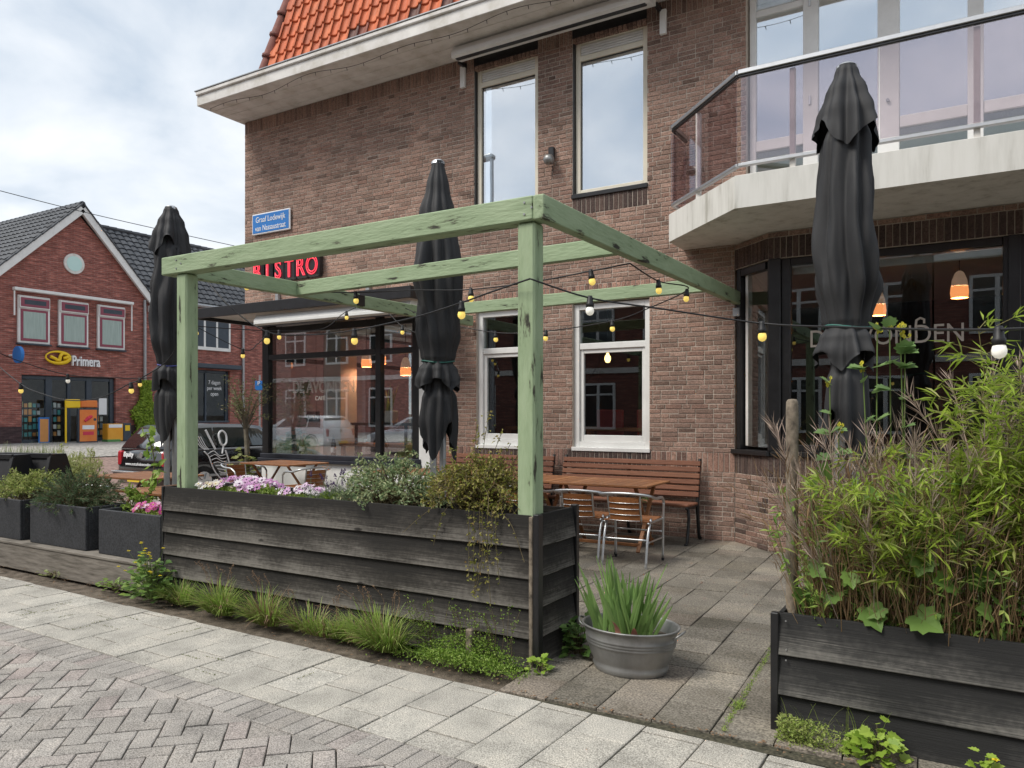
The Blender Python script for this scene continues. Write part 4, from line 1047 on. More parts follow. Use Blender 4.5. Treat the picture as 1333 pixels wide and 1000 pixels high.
# ================================================================== plants
def rdir(zmin=-1.0):
    while True:
        v = V((U(-1, 1), U(-1, 1), U(zmin, 1)))
        if .05 < v.length < 1: return v.normalized()
def shrub(name, label, cat, base, rx, ry, rz, nst, nlf, ll, lw, cols, up=.35, group=None, trans=.3, stemr=.006, inner=.45, spread=.35, droop=0, zmin=.12):
    t = thing(name, label, cat, base, group=group)
    st, lf = MB(), MB(); b = V(base)
    for i in range(nst):
        a = U(0, 6.28); el = math.asin(U(zmin, 1)); k = U(.72, 1.06)
        tip = b + V((rx * math.cos(a) * math.cos(el) * k, ry * math.sin(a) * math.cos(el) * k, rz * math.sin(el) * k - droop * math.cos(el) * rz))
        st0 = b + V((U(-1, 1) * rx * spread, U(-1, 1) * ry * spread, 0))
        mid = st0.lerp(tip, .5) + V((0, 0, rz * .16)) + rdir() * .03 * rx * 3
        pts = smooth_path([st0, mid, tip], 5); st.tube(pts, [stemr * (1 - .75 * j / (len(pts) - 1)) for j in range(len(pts))], 4, cap=False)
        for j in range(nlf):
            s = inner + (1 - inner) * R() ** .7; idx = min(int(s * (len(pts) - 1)), len(pts) - 2); p = pts[idx].lerp(pts[idx + 1], s * (len(pts) - 1) - idx)
            p = p + rdir() * U(0, .045) * (rx + rz)
            ax = (pts[idx + 1] - pts[idx]).normalized()
            d = (rdir() + ax * .6 + V((0, 0, up))).normalized()
            q = .15 + .85 * s; lf.leaf(p, d, rdir(.1), ll * U(.6, 1.2), lw * U(.7, 1.15), r=min(1, max(0, R() * .75 + .3 * (s - .6))))
    st.build('stem', m_stem, t); lf.build('foliage', leafmat(name + '_leaf', cols, trans), t)
    return t
EUO = [(.10, .16, .075), (.15, .21, .10), (.30, .34, .17), (.12, .19, .09), (.50, .50, .30), (.40, .42, .20)]
shrub('variegated_shrub', 'cream-edged variegated shrub in the middle of the timber planter', 'shrub', (-3.55, 4.21, .80), .52, .30, .44, 110, 34, .034, .016, EUO, up=.3)
shrub('variegated_shrub', 'yellow-green variegated shrub in the leftmost grey planter', 'shrub', (-8.30, 4.2, .58), .62, .34, .36, 100, 40, .032, .016, [(.09, .13, .03), (.17, .22, .05), (.28, .32, .09), (.38, .40, .16), (.14, .19, .05)], up=.3)
# dense dark green herb with narrow leaves
t = thing('herb_bush', 'bushy dark green narrow-leaved herb in the middle grey planter', 'plant', (-7.42, 4.17, .58))
st, lf = MB(), MB()
for i in range(240):
    a = U(0, 6.28); el = math.asin(U(.05, 1)); k = U(.75, 1.08); b = V((-7.42 + U(-.25, .25), 4.17 + U(-.1, .1), .56))
    tip = V((-7.40, 4.17, .56)) + V((.62 * math.cos(a) * math.cos(el) * k, .36 * math.sin(a) * math.cos(el) * k, .40 * math.sin(el) * k + .0))
    pts = smooth_path([b, b.lerp(tip, .55) + V((0, 0, .05)), tip], 4); st.tube(pts, .003, 3, cap=False)
    for j in range(26):
        s = U(.3, 1); idx = min(int(s * 8), 7); p = pts[idx].lerp(pts[idx + 1], s * 8 - idx); ax = (pts[idx + 1] - pts[idx]).normalized()
        lf.leaf(p, (ax + rdir() * .8).normalized(), rdir(.1), U(.03, .05), U(.005, .008), r=min(1, R() * .8 + .2 * s))
st.build('stem', m_stem, t); lf.build('foliage', leafmat('herb_leaf', [(.035, .065, .03), (.06, .10, .045), (.09, .14, .065), (.16, .20, .11)], .25), t)
# fresh green filler and magenta flowers in planter three
shrub('leafy_plant', 'fresh light green leafy plant between herb and magenta flowers', 'plant', (-6.62, 4.28, .58), .20, .15, .30, 22, 26, .04, .022, [(.12, .19, .03), (.2, .29, .05), (.28, .36, .09)])
def flowers(name, label, base, rx, ry, n, size, cols, cc, lcols, h=.07, npet=11, lf_n=900, dome=.06, fl_lab=None):
    t = thing(name, label, 'flowers', base); b = V(base); lf = MB()
    for i in range(lf_n):
        p = b + V((U(-rx, rx), U(-ry, ry), U(-.02, h * .9))); lf.leaf(p, rdir(.0), rdir(.1), U(.02, .04), U(.008, .014))
    lf.build('foliage', leafmat(name + '_leaf', lcols, .3), t)
    var = []
    for c in cols:
        m = leafmat('petal', [tuple(k * .8 for k in c), c, tuple(min(1, k * 1.15) for k in c)], .25, .6); f = MB()
        for k in range(npet):
            a = 6.2832 * k / npet; f.leaf((.12 * size * math.cos(a), .12 * size * math.sin(a), .004), (math.cos(a), math.sin(a), U(.0, .35)), (0, 0, 1), size * .5, size * .26, fold=.1)
        me = f.mesh('flower', m); me.materials.append(MT[cc]); o = len(me.polygons)
        var.append(me)
    ctr = MB(); ctr.lathe([(.11 * size, .0), (.1 * size, .1 * size), (0, .14 * size)], (0, 0, .002), 6); ctm = ctr.mesh('flower_eye', MT[cc])
    for i in range(n):
        x, y = U(-rx, rx), U(-ry, ry); z = h + dome * (1 - (x / rx) ** 2) * (1 - .6 * (y / ry) ** 2) + U(-.02, .02)
        o = bpy.data.objects.new('flower', random.choice(var)); col.objects.link(o); o.parent = t
        nrm = (V((x / rx * .5 + .1, y / ry * .4 - .55, 1)) + rdir() * .35).normalized()
        o.matrix_local = M.Translation((x, y, z)) @ nrm.to_track_quat('Z', 'Y').to_matrix().to_4x4() @ M.Scale(U(.8, 1.15), 4)
        e_ = bpy.data.objects.new('flower_eye', ctm); col.objects.link(e_); e_.parent = o
    return t
mat('flower_eye_dark', [(.03, .02, .05), (.06, .04, .09)], 10); mat('flower_eye_yellow', [(.6, .4, .04), (.7, .5, .06)], 10)
PK = [(.66, .36, .62), (.72, .46, .68), (.60, .28, .55), (.80, .70, .78)]
GL = [(.10, .17, .03), (.2, .28, .05), (.30, .38, .08)]
flowers('daisy_patch', 'large patch of pink daisies in the left part of the timber planter', (-5.12, 4.22, .82), .33, .15, 90, .062, PK, 'flower_eye_dark', GL, dome=.07)
flowers('daisy_patch', 'small patch of pale pink daisies left of the lavender', (-4.38, 4.17, .81), .16, .12, 38, .06, [(.75, .58, .74), (.68, .42, .66), (.82, .74, .8)], 'flower_eye_dark', GL, dome=.05)
flowers('white_flowers', 'white and cream flowers at the foot of the left pergola post', (-5.36, 4.12, .82), .13, .1, 26, .05, [(.8, .79, .74), (.7, .6, .48)], 'flower_eye_yellow', GL, dome=.03)
flowers('magenta_flowers', 'cluster of magenta flowers in the grey planter', (-6.18, 4.10, .60), .20, .10, 40, .055, [(.55, .06, .28), (.65, .14, .40), (.78, .55, .68)], 'flower_eye_yellow', GL, h=.05, dome=.05, lf_n=500)
shrub('leafy_plant', 'light green leafy tuft between the two daisy patches', 'plant', (-4.78, 4.13, .80), .30, .14, .13, 60, 26, .035, .014, GL, up=.4)
shrub('leafy_plant', 'low green plant right of the pale daisies', 'plant', (-4.08, 4.16, .80), .16, .12, .12, 26, 24, .035, .012, GL, up=.4)
# lavender
t = thing('lavender', 'grey-green lavender with dark purple spikes in the timber planter', 'plant', (-4.02, 4.2, .8)); lf, sp = MB(), MB()
for i in range(150):
    b = V((-4.02 + U(-.24, .24), 4.2 + U(-.15, .15), .80)); d = (V((U(-.5, .5), U(-.5, .5), 1))).normalized(); h = U(.10, .20)
    for j in range(9): lf.leaf(b + d * h * U(.1, .8), (d + rdir() * .6).normalized(), rdir(.1), U(.03, .045), .005)
    if i < 22:
        lf.tube([b, b + d * (h + .06)], .0018, 3, cap=False); q = b + d * (h + .06)
        for j in range(14): sp.leaf(q + d * U(0, .045) + rdir() * .004, (rdir() + d).normalized(), rdir(), .016, .009)
lf.build('foliage', leafmat('lavender_leaf', [(.10, .14, .08), (.17, .21, .13), (.22, .26, .17)], .2), t); sp.build('flower_spikes', leafmat('lavender_flower', [(.06, .035, .10), (.12, .07, .19), (.09, .05, .15)], .1), t, kind='stuff')
# yellowish climber beside the front post, trailing over the boards
t = thing('climber', 'yellow-green trailing climber spilling over the planter beside the front post', 'plant', (-2.75, 4.15, .8)); st, lf = MB(), MB()
def vine(pts, n, ll=.026, lw=.014, rr=.0022, spread=.035):
    pts = smooth_path(pts, 6); st.tube(pts, rr, 4, cap=False)
    for j in range(n):
        i = random.randrange(len(pts) - 1); p = pts[i].lerp(pts[i + 1], R()) + rdir() * U(0, spread); lf.leaf(p, (rdir() + V((0, 0, -.1))).normalized(), rdir(.1), ll * U(.6, 1.25), lw * U(.7, 1.2))
for i in range(170):
    a = U(0, 6.28); b = V((-2.78 + U(-.15, .15), 4.16 + U(-.08, .08), .82)); k = math.sqrt(R())
    tip = V((-2.72 + .40 * k * math.cos(a), 4.10 + .24 * k * math.sin(a), .86 + .30 * math.sqrt(max(0, 1 - k * k)) + U(-.04, .08)))
    vine([b, b.lerp(tip, .6) + V((0, 0, .10)), tip, tip + V((U(-.08, .08), U(-.08, .04), U(-.10, .02)))], 30)
for (dx, h) in ((-.03, .50), (.03, .44), (.0, .56), (.05, .36), (-.1, .33), (.1, .4), (.12, .52)):
    b = V((-2.66 + dx, 4.12, .95)); vine([b, b + V((-.05 + dx, 0, h * .5)), b + V((-.02 + dx * 2.2, .03, h))], 50, spread=.05)
for (x, l) in ((-2.70, .42), (-2.62, .50), (-2.56, .55), (-2.66, .34), (-2.50, .40), (-2.60, .50), (-2.53, .28)):
    b = V((x, 4.03, .93)); vine([b, V((x + .01, 3.93, .92)), V((x + .02, 3.912, .88 - l * .5)), V((x + U(-.04, .05), 3.908, .88 - l))], 46, spread=.03)
for (x, x2, z2) in ((-2.95, -3.2, .72), (-2.85, -2.95, .66), (-2.45, -2.28, .62)):
    vine([(x, 4.05, .95), (x, 3.925, .91), ((x + x2) / 2, 3.912, .82), (x2, 3.908, z2)], 16, spread=.02)
st.build('stem', m_stem, t); lf.build('foliage', leafmat('climber_leaf', [(.09, .11, .02), (.17, .18, .03), (.26, .25, .055), (.33, .28, .10), (.13, .16, .03), (.30, .19, .07)], .3), t)
# iris leaves in the tub
t = thing('iris_clump', 'clump of upright sword-shaped iris leaves growing in the zinc tub', 'plant', (tx, ty, .22)); m_iris = leafmat('iris_leaf', [(.09, .16, .05), (.14, .24, .07), (.20, .31, .10), (.28, .38, .15)], .35, .4); nb = 0
m_irisb = leafmat('iris_brown', [(.35, .14, .10), (.5, .24, .18)], .2, .7)
for k in range(78):
    a = U(0, 6.28); rr = math.sqrt(R()); p = V((tx - .045 + .19 * rr * math.cos(a), ty + .11 * rr * math.sin(a), .20))
    lean = V((U(-.28, .28) + .30 * rr * math.cos(a) - .06, U(-.25, .25) + .2 * rr * math.sin(a), 1)).normalized(); h = U(.26, .47) * (1.0 if rr < .7 else .8)
    f = MB(); fa = U(-.7, .7); sd_ = V((math.cos(fa), math.sin(fa), 0)); n = 6; vs = []; q = p.copy(); dd = lean.copy(); ww0 = U(.017, .030)
    for i in range(n + 1):
        s = i / n; ww = ww0 * (.75 + .5 * math.sin(s * 2.2)) * (1 - s ** 3) * .5 + .0008; off = sd_.cross(dd) * .004
        vs += [q - sd_ * ww, q + off, q + sd_ * ww]; q = q + dd * h / n; dd = (dd + V((lean.x, lean.y, 0)) * .06).normalized()
    f.add(vs, [(3 * i + j, 3 * i + j + 1, 3 * i + j + 4, 3 * i + j + 3) for i in range(n) for j in (0, 1)], .25 + .5 * R()); f.build('leaf', m_iris, t)
for (dx, dz, h) in ((-.01, .0, .13), (.085, .02, .10), (.03, .0, .07)):
    f = MB(); f.blade((tx + dx, ty - .15, .22), (U(-.3, .3), -.2, 1), h, .045, .9, 4); f.build('withered_leaf', m_irisb, t)
f = MB()
for k in range(150): f.leaf((tx + U(.1, .24), ty + U(-.1, .14), .22 + U(0, .08)), rdir(.1), rdir(.1), .02, .01)
tag(f.build('tub_weed', leafmat('tub_weed', [(.1, .16, .04), (.2, .27, .09)], .3)), kind='stuff').parent = t; t.children[-1].location = -W0(t)

# ---- weeds and grass at the foot of the planters
m_grass = leafmat('grass', [(.12, .20, .035), (.19, .30, .05), (.26, .37, .07), (.36, .39, .15), (.17, .27, .05)], .4)
def tuft(label, x, y, n, h, w, spread, seeds=0, dead=.12):
    t = thing('grass_tuft', label, 'grass', (x, y, 0), group='grass tufts along the timber planter'); f, g = MB(), MB()
    for i in range(n):
        a = U(0, 6.28); k = math.sqrt(R()); d = V((math.cos(a) * k * .75 + U(-.2, .2), math.sin(a) * k * .6 - .12, U(.8, 1.5))).normalized()
        (g if R() < dead else f).blade((x + spread * k * math.cos(a) * w, y + .045 * k * math.sin(a), -.01), d, h * U(.35, 1.2), U(.004, .0088), U(.2, 1.6), 5)
    for i in range(seeds):
        p = V((x + U(-w, w) * spread, y, .02)); d = V((U(-.3, .3), U(-.3, .1), 1)).normalized(); pts = smooth_path([p, p + d * h * .9, p + d * h * 1.45 + V((U(-.08, .08), U(-.1, 0), -.03))], 5); g.tube(pts, .0014, 3, cap=False)
        for j in range(12): g.leaf(pts[-1 - random.randrange(4)] + rdir() * .006, rdir(-.3), rdir(), .012, .004)
    f.build('blades', m_grass, t); g.build('dry_blades', m_dry, t)
tuft('dense bright grass tuft beside the yellow-flowered weed', -5.42, 3.84, 420, .20, .9, .13)
tuft('tall arching grass tuft left of the planter middle', -4.88, 3.80, 560, .27, .95, .14, 8)
tuft('yellowish grass tuft at the middle of the planter', -4.36, 3.78, 460, .26, 1.0, .14, 6, .3)
tuft('low spreading grass tuft right of the planter middle', -3.86, 3.79, 460, .21, 1.6, .16, 4, .25)
tuft('biggest fresh green grass tuft near the right end of the planter', -3.24, 3.76, 700, .29, 1.05, .15, 10, .08)
tuft('sparse low grass joining the big tuft on its left', -3.55, 3.80, 320, .18, 1.2, .12, 4, .25)
t = thing('ground_weeds', 'low mat of small-leaved green weeds at the right planter corner', 'weeds', (-2.65, 3.8, 0)); f, st = MB(), MB()
for i in range(5200):
    x = -2.62 + random.gauss(0, .21); y = 3.80 + random.gauss(-.03, .065)
    if x > -2.16 or y > 3.92: continue
    hh = .13 * math.exp(-((x + 2.62) / .3) ** 2) * (1.1 if y > 3.78 else .5)
    f.leaf((x, y, U(0, .02 + hh)), rdir(.0), rdir(.2), U(.010, .020), U(.007, .013))
for i in range(60):
    p = V((U(-3.05, -2.35), 3.88, .0)); d = V((U(-.3, .3), U(-.35, 0), 1)).normalized(); h = U(.15, .38); pts = smooth_path([p, p + d * h * .6, p + d * h + V((U(-.05, .05), -.02, 0))], 4); st.tube(pts, .0016, 3, cap=False)
    for j in range(16): f.leaf(random.choice(pts) + rdir() * .015, rdir(), rdir(.1), U(.012, .02), U(.006, .01))
f.build('foliage', leafmat('weed_leaf', [(.08, .15, .02), (.14, .23, .03), (.20, .30, .05), (.26, .33, .09)], .3), t, kind='stuff'); st.build('stem', m_stem, t)
LOB = [(0, .02), (.20, -.10), (.40, .02), (.36, .16), (.52, .34), (.38, .46), (.40, .66), (.22, .70), (.12, .86), (0, 1)]
def lobed(f, p, d, up, l, r=None):          # broad leaf with a scalloped edge, folded along the midrib
    d = V(d).normalized(); sd_ = d.cross(V(up))
    if sd_.length < 1e-3: sd_ = d.cross(V((1, .2, .1)))
    sd_.normalize(); u2 = sd_.cross(d); r = R() if r is None else r; p = V(p); curl = U(.02, .16); w_ = U(.85, 1.1)
    for s in (-1, 1):
        vs = [p + d * l * .3 - u2 * l * .03] + [p + d * l * b - u2 * l * curl * b * b + sd_ * (s * a * l * w_) + u2 * l * (.22 * a) for a, b in LOB]
        f.add(vs, [(0, i, i + 1) if s > 0 else (0, i + 1, i) for i in range(1, len(LOB))], r)
def broad(name, label, base, rx, ry, rz, n, l, cols, cat='weed', yellow=0, group=None):
    t = thing(name, label, cat, base, group=group); f, st, fl = MB(), MB(), MB(); b = V(base)
    for i in range(n):
        a = U(0, 6.28); el = math.asin(U(.02, 1)); k = U(.5, 1.05); p = b + V((rx * math.cos(a) * math.cos(el) * k, ry * math.sin(a) * math.cos(el) * k, rz * math.sin(el) * k))
        if i % 2 == 0: st.tube([b + V((U(-.03, .03), U(-.03, .03), 0)), b.lerp(p, .5) + V((0, 0, .02)), p], .002, 3, cap=False)
        lobed(f, p, (V((math.cos(a), math.sin(a) - .3, U(-.2, .6)))).normalized(), (V((0, -.4, 1)) + rdir() * .4).normalized(), l * U(.6, 1.2))
    for i in range(yellow):
        p = b + V((U(-rx, rx), U(-ry, 0), rz * U(.55, 1.25))); st.tube([b + V((0, 0, rz * .3)), p], .0014, 3, cap=False)
        for k in range(5): fl.leaf(p, (math.cos(k * 1.26), math.sin(k * 1.26), .35), (0, 0, 1), .018, .014)
        fl.leaf(p, (0, -.5, 1), (0, 1, 0), .018, .014)
    f.build('foliage', leafmat(name + '_leaf', cols, .3), t); st.build('stem', m_stem if not yellow else m_gstem, t)
    if yellow: fl.build('flowers', MT['yellow_petal'], t, kind='stuff')
mat('yellow_petal', [(.68, .55, .02), (.75, .62, .04)], 8, rough=.6); m_gstem = mat('green_stem', [(.10, .16, .04), (.15, .21, .06)], 20, rough=.8)
BR = [(.06, .12, .03), (.10, .18, .04), (.15, .24, .06)]; BRL = [(.16, .26, .03), (.24, .34, .05), (.32, .42, .08)]
broad('celandine', 'yellow-flowered leafy weed where the ledge meets the timber planter', (-5.72, 3.80, 0), .26, .14, .36, 190, .055, BR + [(.22, .30, .06)], yellow=22)
broad('celandine', 'small leafy weed at the foot of the timber ledge', (-6.25, 3.82, 0), .26, .08, .09, 60, .035, [(.12, .19, .04), (.2, .27, .07)])
broad('celandine', 'scattered tiny weed further left along the ledge', (-7.3, 3.84, 0), .22, .05, .05, 24, .03, [(.16, .2, .06), (.24, .27, .1)])
broad('celandine', 'dark green leafy weed between planter and zinc tub', (-2.11, 4.30, 0), .12, .13, .24, 70, .06, BR)
broad('celandine', 'bright yellow-green seedling at the planter corner', (-2.16, 3.89, 0), .07, .05, .09, 22, .045, BRL)
broad('celandine', 'bright green leafy weed at the lower right below the black planter', (-.36, 3.66, 0), .13, .08, .17, 60, .055, BRL)
broad('celandine', 'small yellow-flowered weed at the lower right picture edge', (.02, 3.66, 0), .05, .05, .13, 16, .045, BRL, yellow=2)
t = thing('ground_weeds', 'fine feathery weeds at the corner of the right black planter', 'weeds', (-.7, 3.68, 0)); f = MB()
for i in range(1500):
    x = -.72 + abs(random.gauss(0, .13)) - .06; f.leaf((x, 3.66 + random.gauss(0, .03) - .12 * (x + .7), U(0, .10) * (1 if x < -.45 else .6)), rdir(.0), rdir(.2), U(.012, .022), U(.005, .010))
for i in range(30): f.blade((-.70 + U(-.06, .35), 3.72, 0), (U(-.3, .3), -.2, 1), U(.1, .26), .003, .6, 4)
f.build('foliage', leafmat('feather_leaf', [(.16, .22, .05), (.26, .33, .08), (.34, .36, .14)], .3), t, kind='stuff')
t = thing('moss_joint', 'grass and moss growing in the patio joint near the right planter', 'weeds', (-1.1, 4.4, 0)); f = MB()
for i in range(700):
    s = R(); x = -1.02 - .10 * s + random.gauss(0, .008); y = 3.6 + 1.6 * s; f.leaf((x, y, 0), rdir(.2), rdir(.2), U(.006, .016), .005)
for i in range(60): f.blade((-1.04 + U(-.03, .03), 3.95 + U(-.05, .05), 0), (U(-1, 1), U(-1, 1), .7), U(.02, .05), .003, .8, 3)
f.build('foliage', m_grass, t, kind='stuff')

# ---- right planter: bamboo, dry grass, tall weeds
m_bam = leafmat('bamboo_leaf', [(.11, .17, .03), (.36, .36, .14), (.20, .29, .035), (.27, .37, .05), (.35, .44, .07), (.18, .26, .04), (.42, .47, .12)], .42, .45)
m_cane = mat('bamboo_cane', [(.14, .13, .04), (.24, .21, .08)], 12, st=(1, 1, 2), rough=.6)
def bamboo(label, x, y, n, h, rx, ry, dens):
    t = thing('bamboo', label, 'bamboo', (x, y, .4)); st, lf = MB(), MB()
    for i in range(n):
        b = V((x + U(-rx, rx) * .75, y + U(-ry, ry) * .7, .40)); hh = h * U(.62, 1.05); d = V((U(-.25, .25) + .15 * (b.x - x) / rx, U(-.3, .12), 1)).normalized()
        pts = smooth_path([b, b + d * hh * .55, b + d * hh + V((U(-.14, .14), U(-.16, .05), -.03))], 7); st.tube(pts, [.0038 * (1 - .6 * j / (len(pts) - 1)) for j in range(len(pts))], 5, cap=False)
        for j in range(dens):
            s = U(.45, 1) ** .8; idx = min(int(s * 14), 13); p = pts[idx].lerp(pts[idx + 1], s * 14 - idx); a = U(0, 6.28); side = V((math.cos(a), math.sin(a) - .25, U(.1, .7))).normalized(); q = p + side * U(.04, .14)
            st.tube([p, q], .0014, 3, cap=False)
            for k in range(random.randint(4, 7)):
                dd = (side + rdir() * .8 + V((0, 0, -.15))).normalized(); lf.leaf(q + rdir() * .012, dd, (rdir(.2) + V((0, -.2, .6))).normalized(), U(.045, .11), U(.007, .0135), .2, r=min(1, max(0, R() * .7 + .35 * (s - .55))))
    st.build('canes', m_cane, t); lf.build('foliage', m_bam, t)
bamboo('bright green bamboo filling the right of the black planter', .42, 4.06, 54, 1.24, .56, .26, 27)
bamboo('few tall bamboo canes rising above the rest at the right', .26, 4.02, 5, 1.62, .10, .1, 20)
bamboo('lower bamboo shoots in front of the tall parasol', -.14, 4.06, 40, .94, .36, .26, 22)
bamboo('low young bamboo at the right picture edge over the black boards', .42, 3.95, 14, .70, .5, .12, 9)
t = thing('dry_grass', 'tangle of dry brown grass stems in the right planter', 'grass', (0, 4.1, .4)); f = MB()
for i in range(2600):
    x = U(-.68, 1.1) if R() < .6 else U(-.6, .0); hm = 1.02 if x < .05 else .95
    b = V((x, 4.08 + U(-.25, .27), .38)) + V((0, 0, 0)); d = V((random.gauss(0, .2) - (.12 if x < -.3 else 0), random.gauss(-.08, .2), 1)).normalized(); h = U(.3, 1.0) * hm
    q = b + d * h; sd_ = V((U(-.3, 1), U(-.3, .3), 0)).normalized() * U(.0012, .0022); m_ = b.lerp(q, .55) + rdir() * .03
    f.add([b - sd_, b + sd_, m_ - sd_ * .8, m_ + sd_ * .8, q], [(0, 1, 3, 2), (2, 3, 4)])
    for j in range(2): p = m_.lerp(q, U(0, 1)); f.leaf(p, (d + rdir() * .6).normalized(), rdir(.1), U(.05, .14), .003)
f.build('stems', leafmat('dry_stem', [(.17, .10, .055), (.30, .20, .10), (.24, .15, .08), (.40, .29, .17)], .2, .8), t, kind='stuff')
t = thing('feather_grass', 'pinkish grey dead grass plumes left of the bamboo', 'grass', (-.45, 4.1, .4)); f = MB()
for i in range(92):
    b = V((U(-.60, -.12), 4.06 + U(-.22, .25), .42)) if i < 76 else V((U(.0, .55), 4.1 + U(-.15, .2), .9)); d = V((random.gauss(-.02, .24), random.gauss(-.05, .2), 1)).normalized(); h = U(.5, 1.1) if i < 76 else U(.55, .85); q = b + d * h
    pts = smooth_path([b, b.lerp(q, .6) + V((.02, 0, .03)), q], 6); f.tube(pts, .0016, 3, cap=False)
    for j in range(46):
        s = U(.42, 1); idx = min(int(s * 12), 11); p = pts[idx].lerp(pts[idx + 1], s * 12 - idx); f.leaf(p, (d + rdir() * .55).normalized(), rdir(.1), U(.04, .13), .0022)
f.build('plumes', leafmat('plume', [(.30, .22, .18), (.42, .33, .28), (.5, .41, .34), (.36, .26, .2)], .2, .9), t)
t = thing('broad_weed', 'large lobed green weed leaves low among the dry stems', 'weed', (-.2, 3.9, .4)); f, st = MB(), MB()
for (u, v, l) in ((1085, 690, .10), (1052, 735, .11), (1105, 745, .09), (1090, 770, .10), (1130, 790, .13), (1190, 800, .15), (1215, 740, .09), (1205, 720, .12), (1240, 760, .14), (1262, 812, .13), (1225, 830, .11), (1150, 820, .09), (1045, 780, .09), (1120, 700, .08), (1060, 640, .09), (1075, 620, .09), (1215, 690, .09), (1240, 695, .1), (1050, 800, .09), (1290, 800, .1), (1140, 640, .08), (1175, 655, .07), (1100, 800, .08)):
    p = aty(u, v, 3.79 + U(0, .05)); p.z = p.z if p.z > .6 else U(.6, .78); a = U(-.8, .8); lobed(f, p, (math.sin(a), -.35, U(-.5, .5)), (U(-.3, .3), -1, .6), l); st.tube([(p.x + U(-.05, .05), p.y + .1, .42), p.lerp(V((p.x, p.y + .1, .42)), .5) + V((.02, .02, .03)), p], .0025, 4, cap=False)
for i in range(1500): f.leaf((U(-.72, .8), 3.815 + U(0, .3), U(.48, 1.1)), rdir(-.4), (U(-.4, .4), -.8, .5), U(.03, .07), U(.012, .024))
f.build('foliage', leafmat('broad_leaf', [(.07, .13, .03), (.12, .21, .045), (.18, .29, .07), (.09, .16, .035)], .35), t); st.build('stem', m_gstem, t)
t = thing('sow_thistle', 'tall sow thistle with yellow buds in front of the bay window', 'weed', (-.2, 4.1, .4)); f, st, fl = MB(), MB(), MB()
for (u, v) in ((1142, 430), (1158, 425), (1172, 430), (1178, 440), (1080, 500), (1092, 560), (1123, 480)):
    q = aty(u, v, 4.05); b = V((q.x + U(-.03, .06), 4.1, .45)); pts = smooth_path([b, b.lerp(q, .6), q], 5); st.tube(pts, .0032, 5, cap=False)
    for k in range(5):
        p = q + rdir() * .022; fl.tube([q, p], .0025, 4); fl.leaf(p, (0, 0, 1), (0, -1, 0), .022, .014); fl.leaf(p, (.4, -.3, 1), (0, -1, 0), .02, .012)
    for k in range(7): p = random.choice(pts[3:]); lobed(f, p, (U(-1, 1), -.5, U(-.1, .6)), (0, -.5, 1), U(.05, .09))
f.build('foliage', leafmat('thistle_leaf', [(.12, .2, .07), (.18, .28, .1)], .3), t); st.build('stem', m_gstem, t); fl.build('buds', leafmat('thistle_bud', [(.4, .38, .05), (.6, .52, .06), (.35, .36, .1)], .2), t, kind='stuff')
# small green leaves among the stems at the left of the planter
t = thing('leafy_plant', 'loose small-leaved greenery beside the round stake in the right planter', 'plant', (-.5, 3.95, .4)); f, st = MB(), MB()
for i in range(120):
    b = V((U(-.70, .1), 3.93 + U(-.12, .25), .40)); d = V((U(-.3, .3), U(-.25, .1), 1)).normalized(); h = U(.25, .92); pts = smooth_path([b, b + d * h * .6, b + d * h + V((U(-.06, .06), -.03, -.02))], 5); st.tube(pts, .002, 3, cap=False)
    for j in range(16): f.leaf(random.choice(pts[2:]), (rdir(-.3) + V((0, -.2, 0))).normalized(), (U(-.3, .3), -.4, .9), U(.035, .075), U(.010, .02))
f.build('foliage', leafmat('loose_leaf', [(.10, .18, .04), (.17, .27, .05), (.25, .36, .07), (.36, .42, .12)], .35), t); st.build('stem', m_gstem, t)
t = thing('joint_moss', 'specks of moss and grass in the light pavement joints', 'moss', (-3.5, 3.1, 0)); f = MB()
for i in range(34):
    k = random.randrange(2, 30); x = -9.4 + k * .287 + U(0, .28); y = U(.1, .72); c = random.choice([0, 1])
    for j in range(26):
        p = PM @ V((x + (U(-.10, .10) if c else 0), y + (0 if c else U(-.06, .06)), .001)); f.leaf(p, rdir(.2), rdir(.2), U(.004, .012), .005)
f.build('foliage', leafmat('moss', [(.07, .09, .02), (.13, .16, .04), (.2, .19, .07)], .2), t, kind='stuff')
# plants further back on the left
shrub('pale_grass_bush', 'pale yellow-green leafy bush behind the herb planter', 'shrub', (*at(95, 640, 9.8).xy, .35), .5, .4, .75, 90, 30, .07, .016, [(.22, .25, .08), (.34, .36, .14), (.42, .44, .22), (.18, .22, .06)], up=.5)
t = thing('lavender_hedge', 'long low grey-green lavender hedge beside the street', 'hedge', (*at(10, 590, 12).xy, 0)); f = MB()
p0, p1 = at(-60, 590, 11.5), at(78, 590, 12.2)
for i in range(2600):
    p = p0.lerp(p1, R()); f.blade((p.x + U(-.25, .25), p.y + U(-.25, .25), U(.25, .62)), (U(-.3, .3), U(-.3, .3), 1), U(.2, .5), .012, .3, 3)
f.build('foliage', leafmat('hedge_leaf', [(.16, .2, .10), (.24, .28, .14), (.3, .33, .2)], .3), t, kind='stuff')
f = MB(); f.bar((p0.x, p0.y, .2), (p1.x, p1.y, .2), .6, .42); f.build('hedge_box', m_old, t)
t = thing('young_vine', 'green vine climbing in front of the left parasol pole', 'plant', (*at(196, 640, 8.0).xy, .0)); f, st = MB(), MB()
pts = smooth_path([at(200, 690, 8.0), at(196, 640, 8.0), at(201, 600, 8.0), at(192, 566, 8.0)], 6); st.tube(pts, .006, 5, cap=False)
for i in range(60): lobed(f, random.choice(pts) + rdir() * .07, (rdir() + V((0, -.4, 0))), (0, -.8, .6), U(.05, .1))
f.build('foliage', leafmat('vine_leaf', [(.12, .22, .03), (.2, .31, .05), (.28, .38, .08)], .35), t); st.build('stem', m_stem, t)
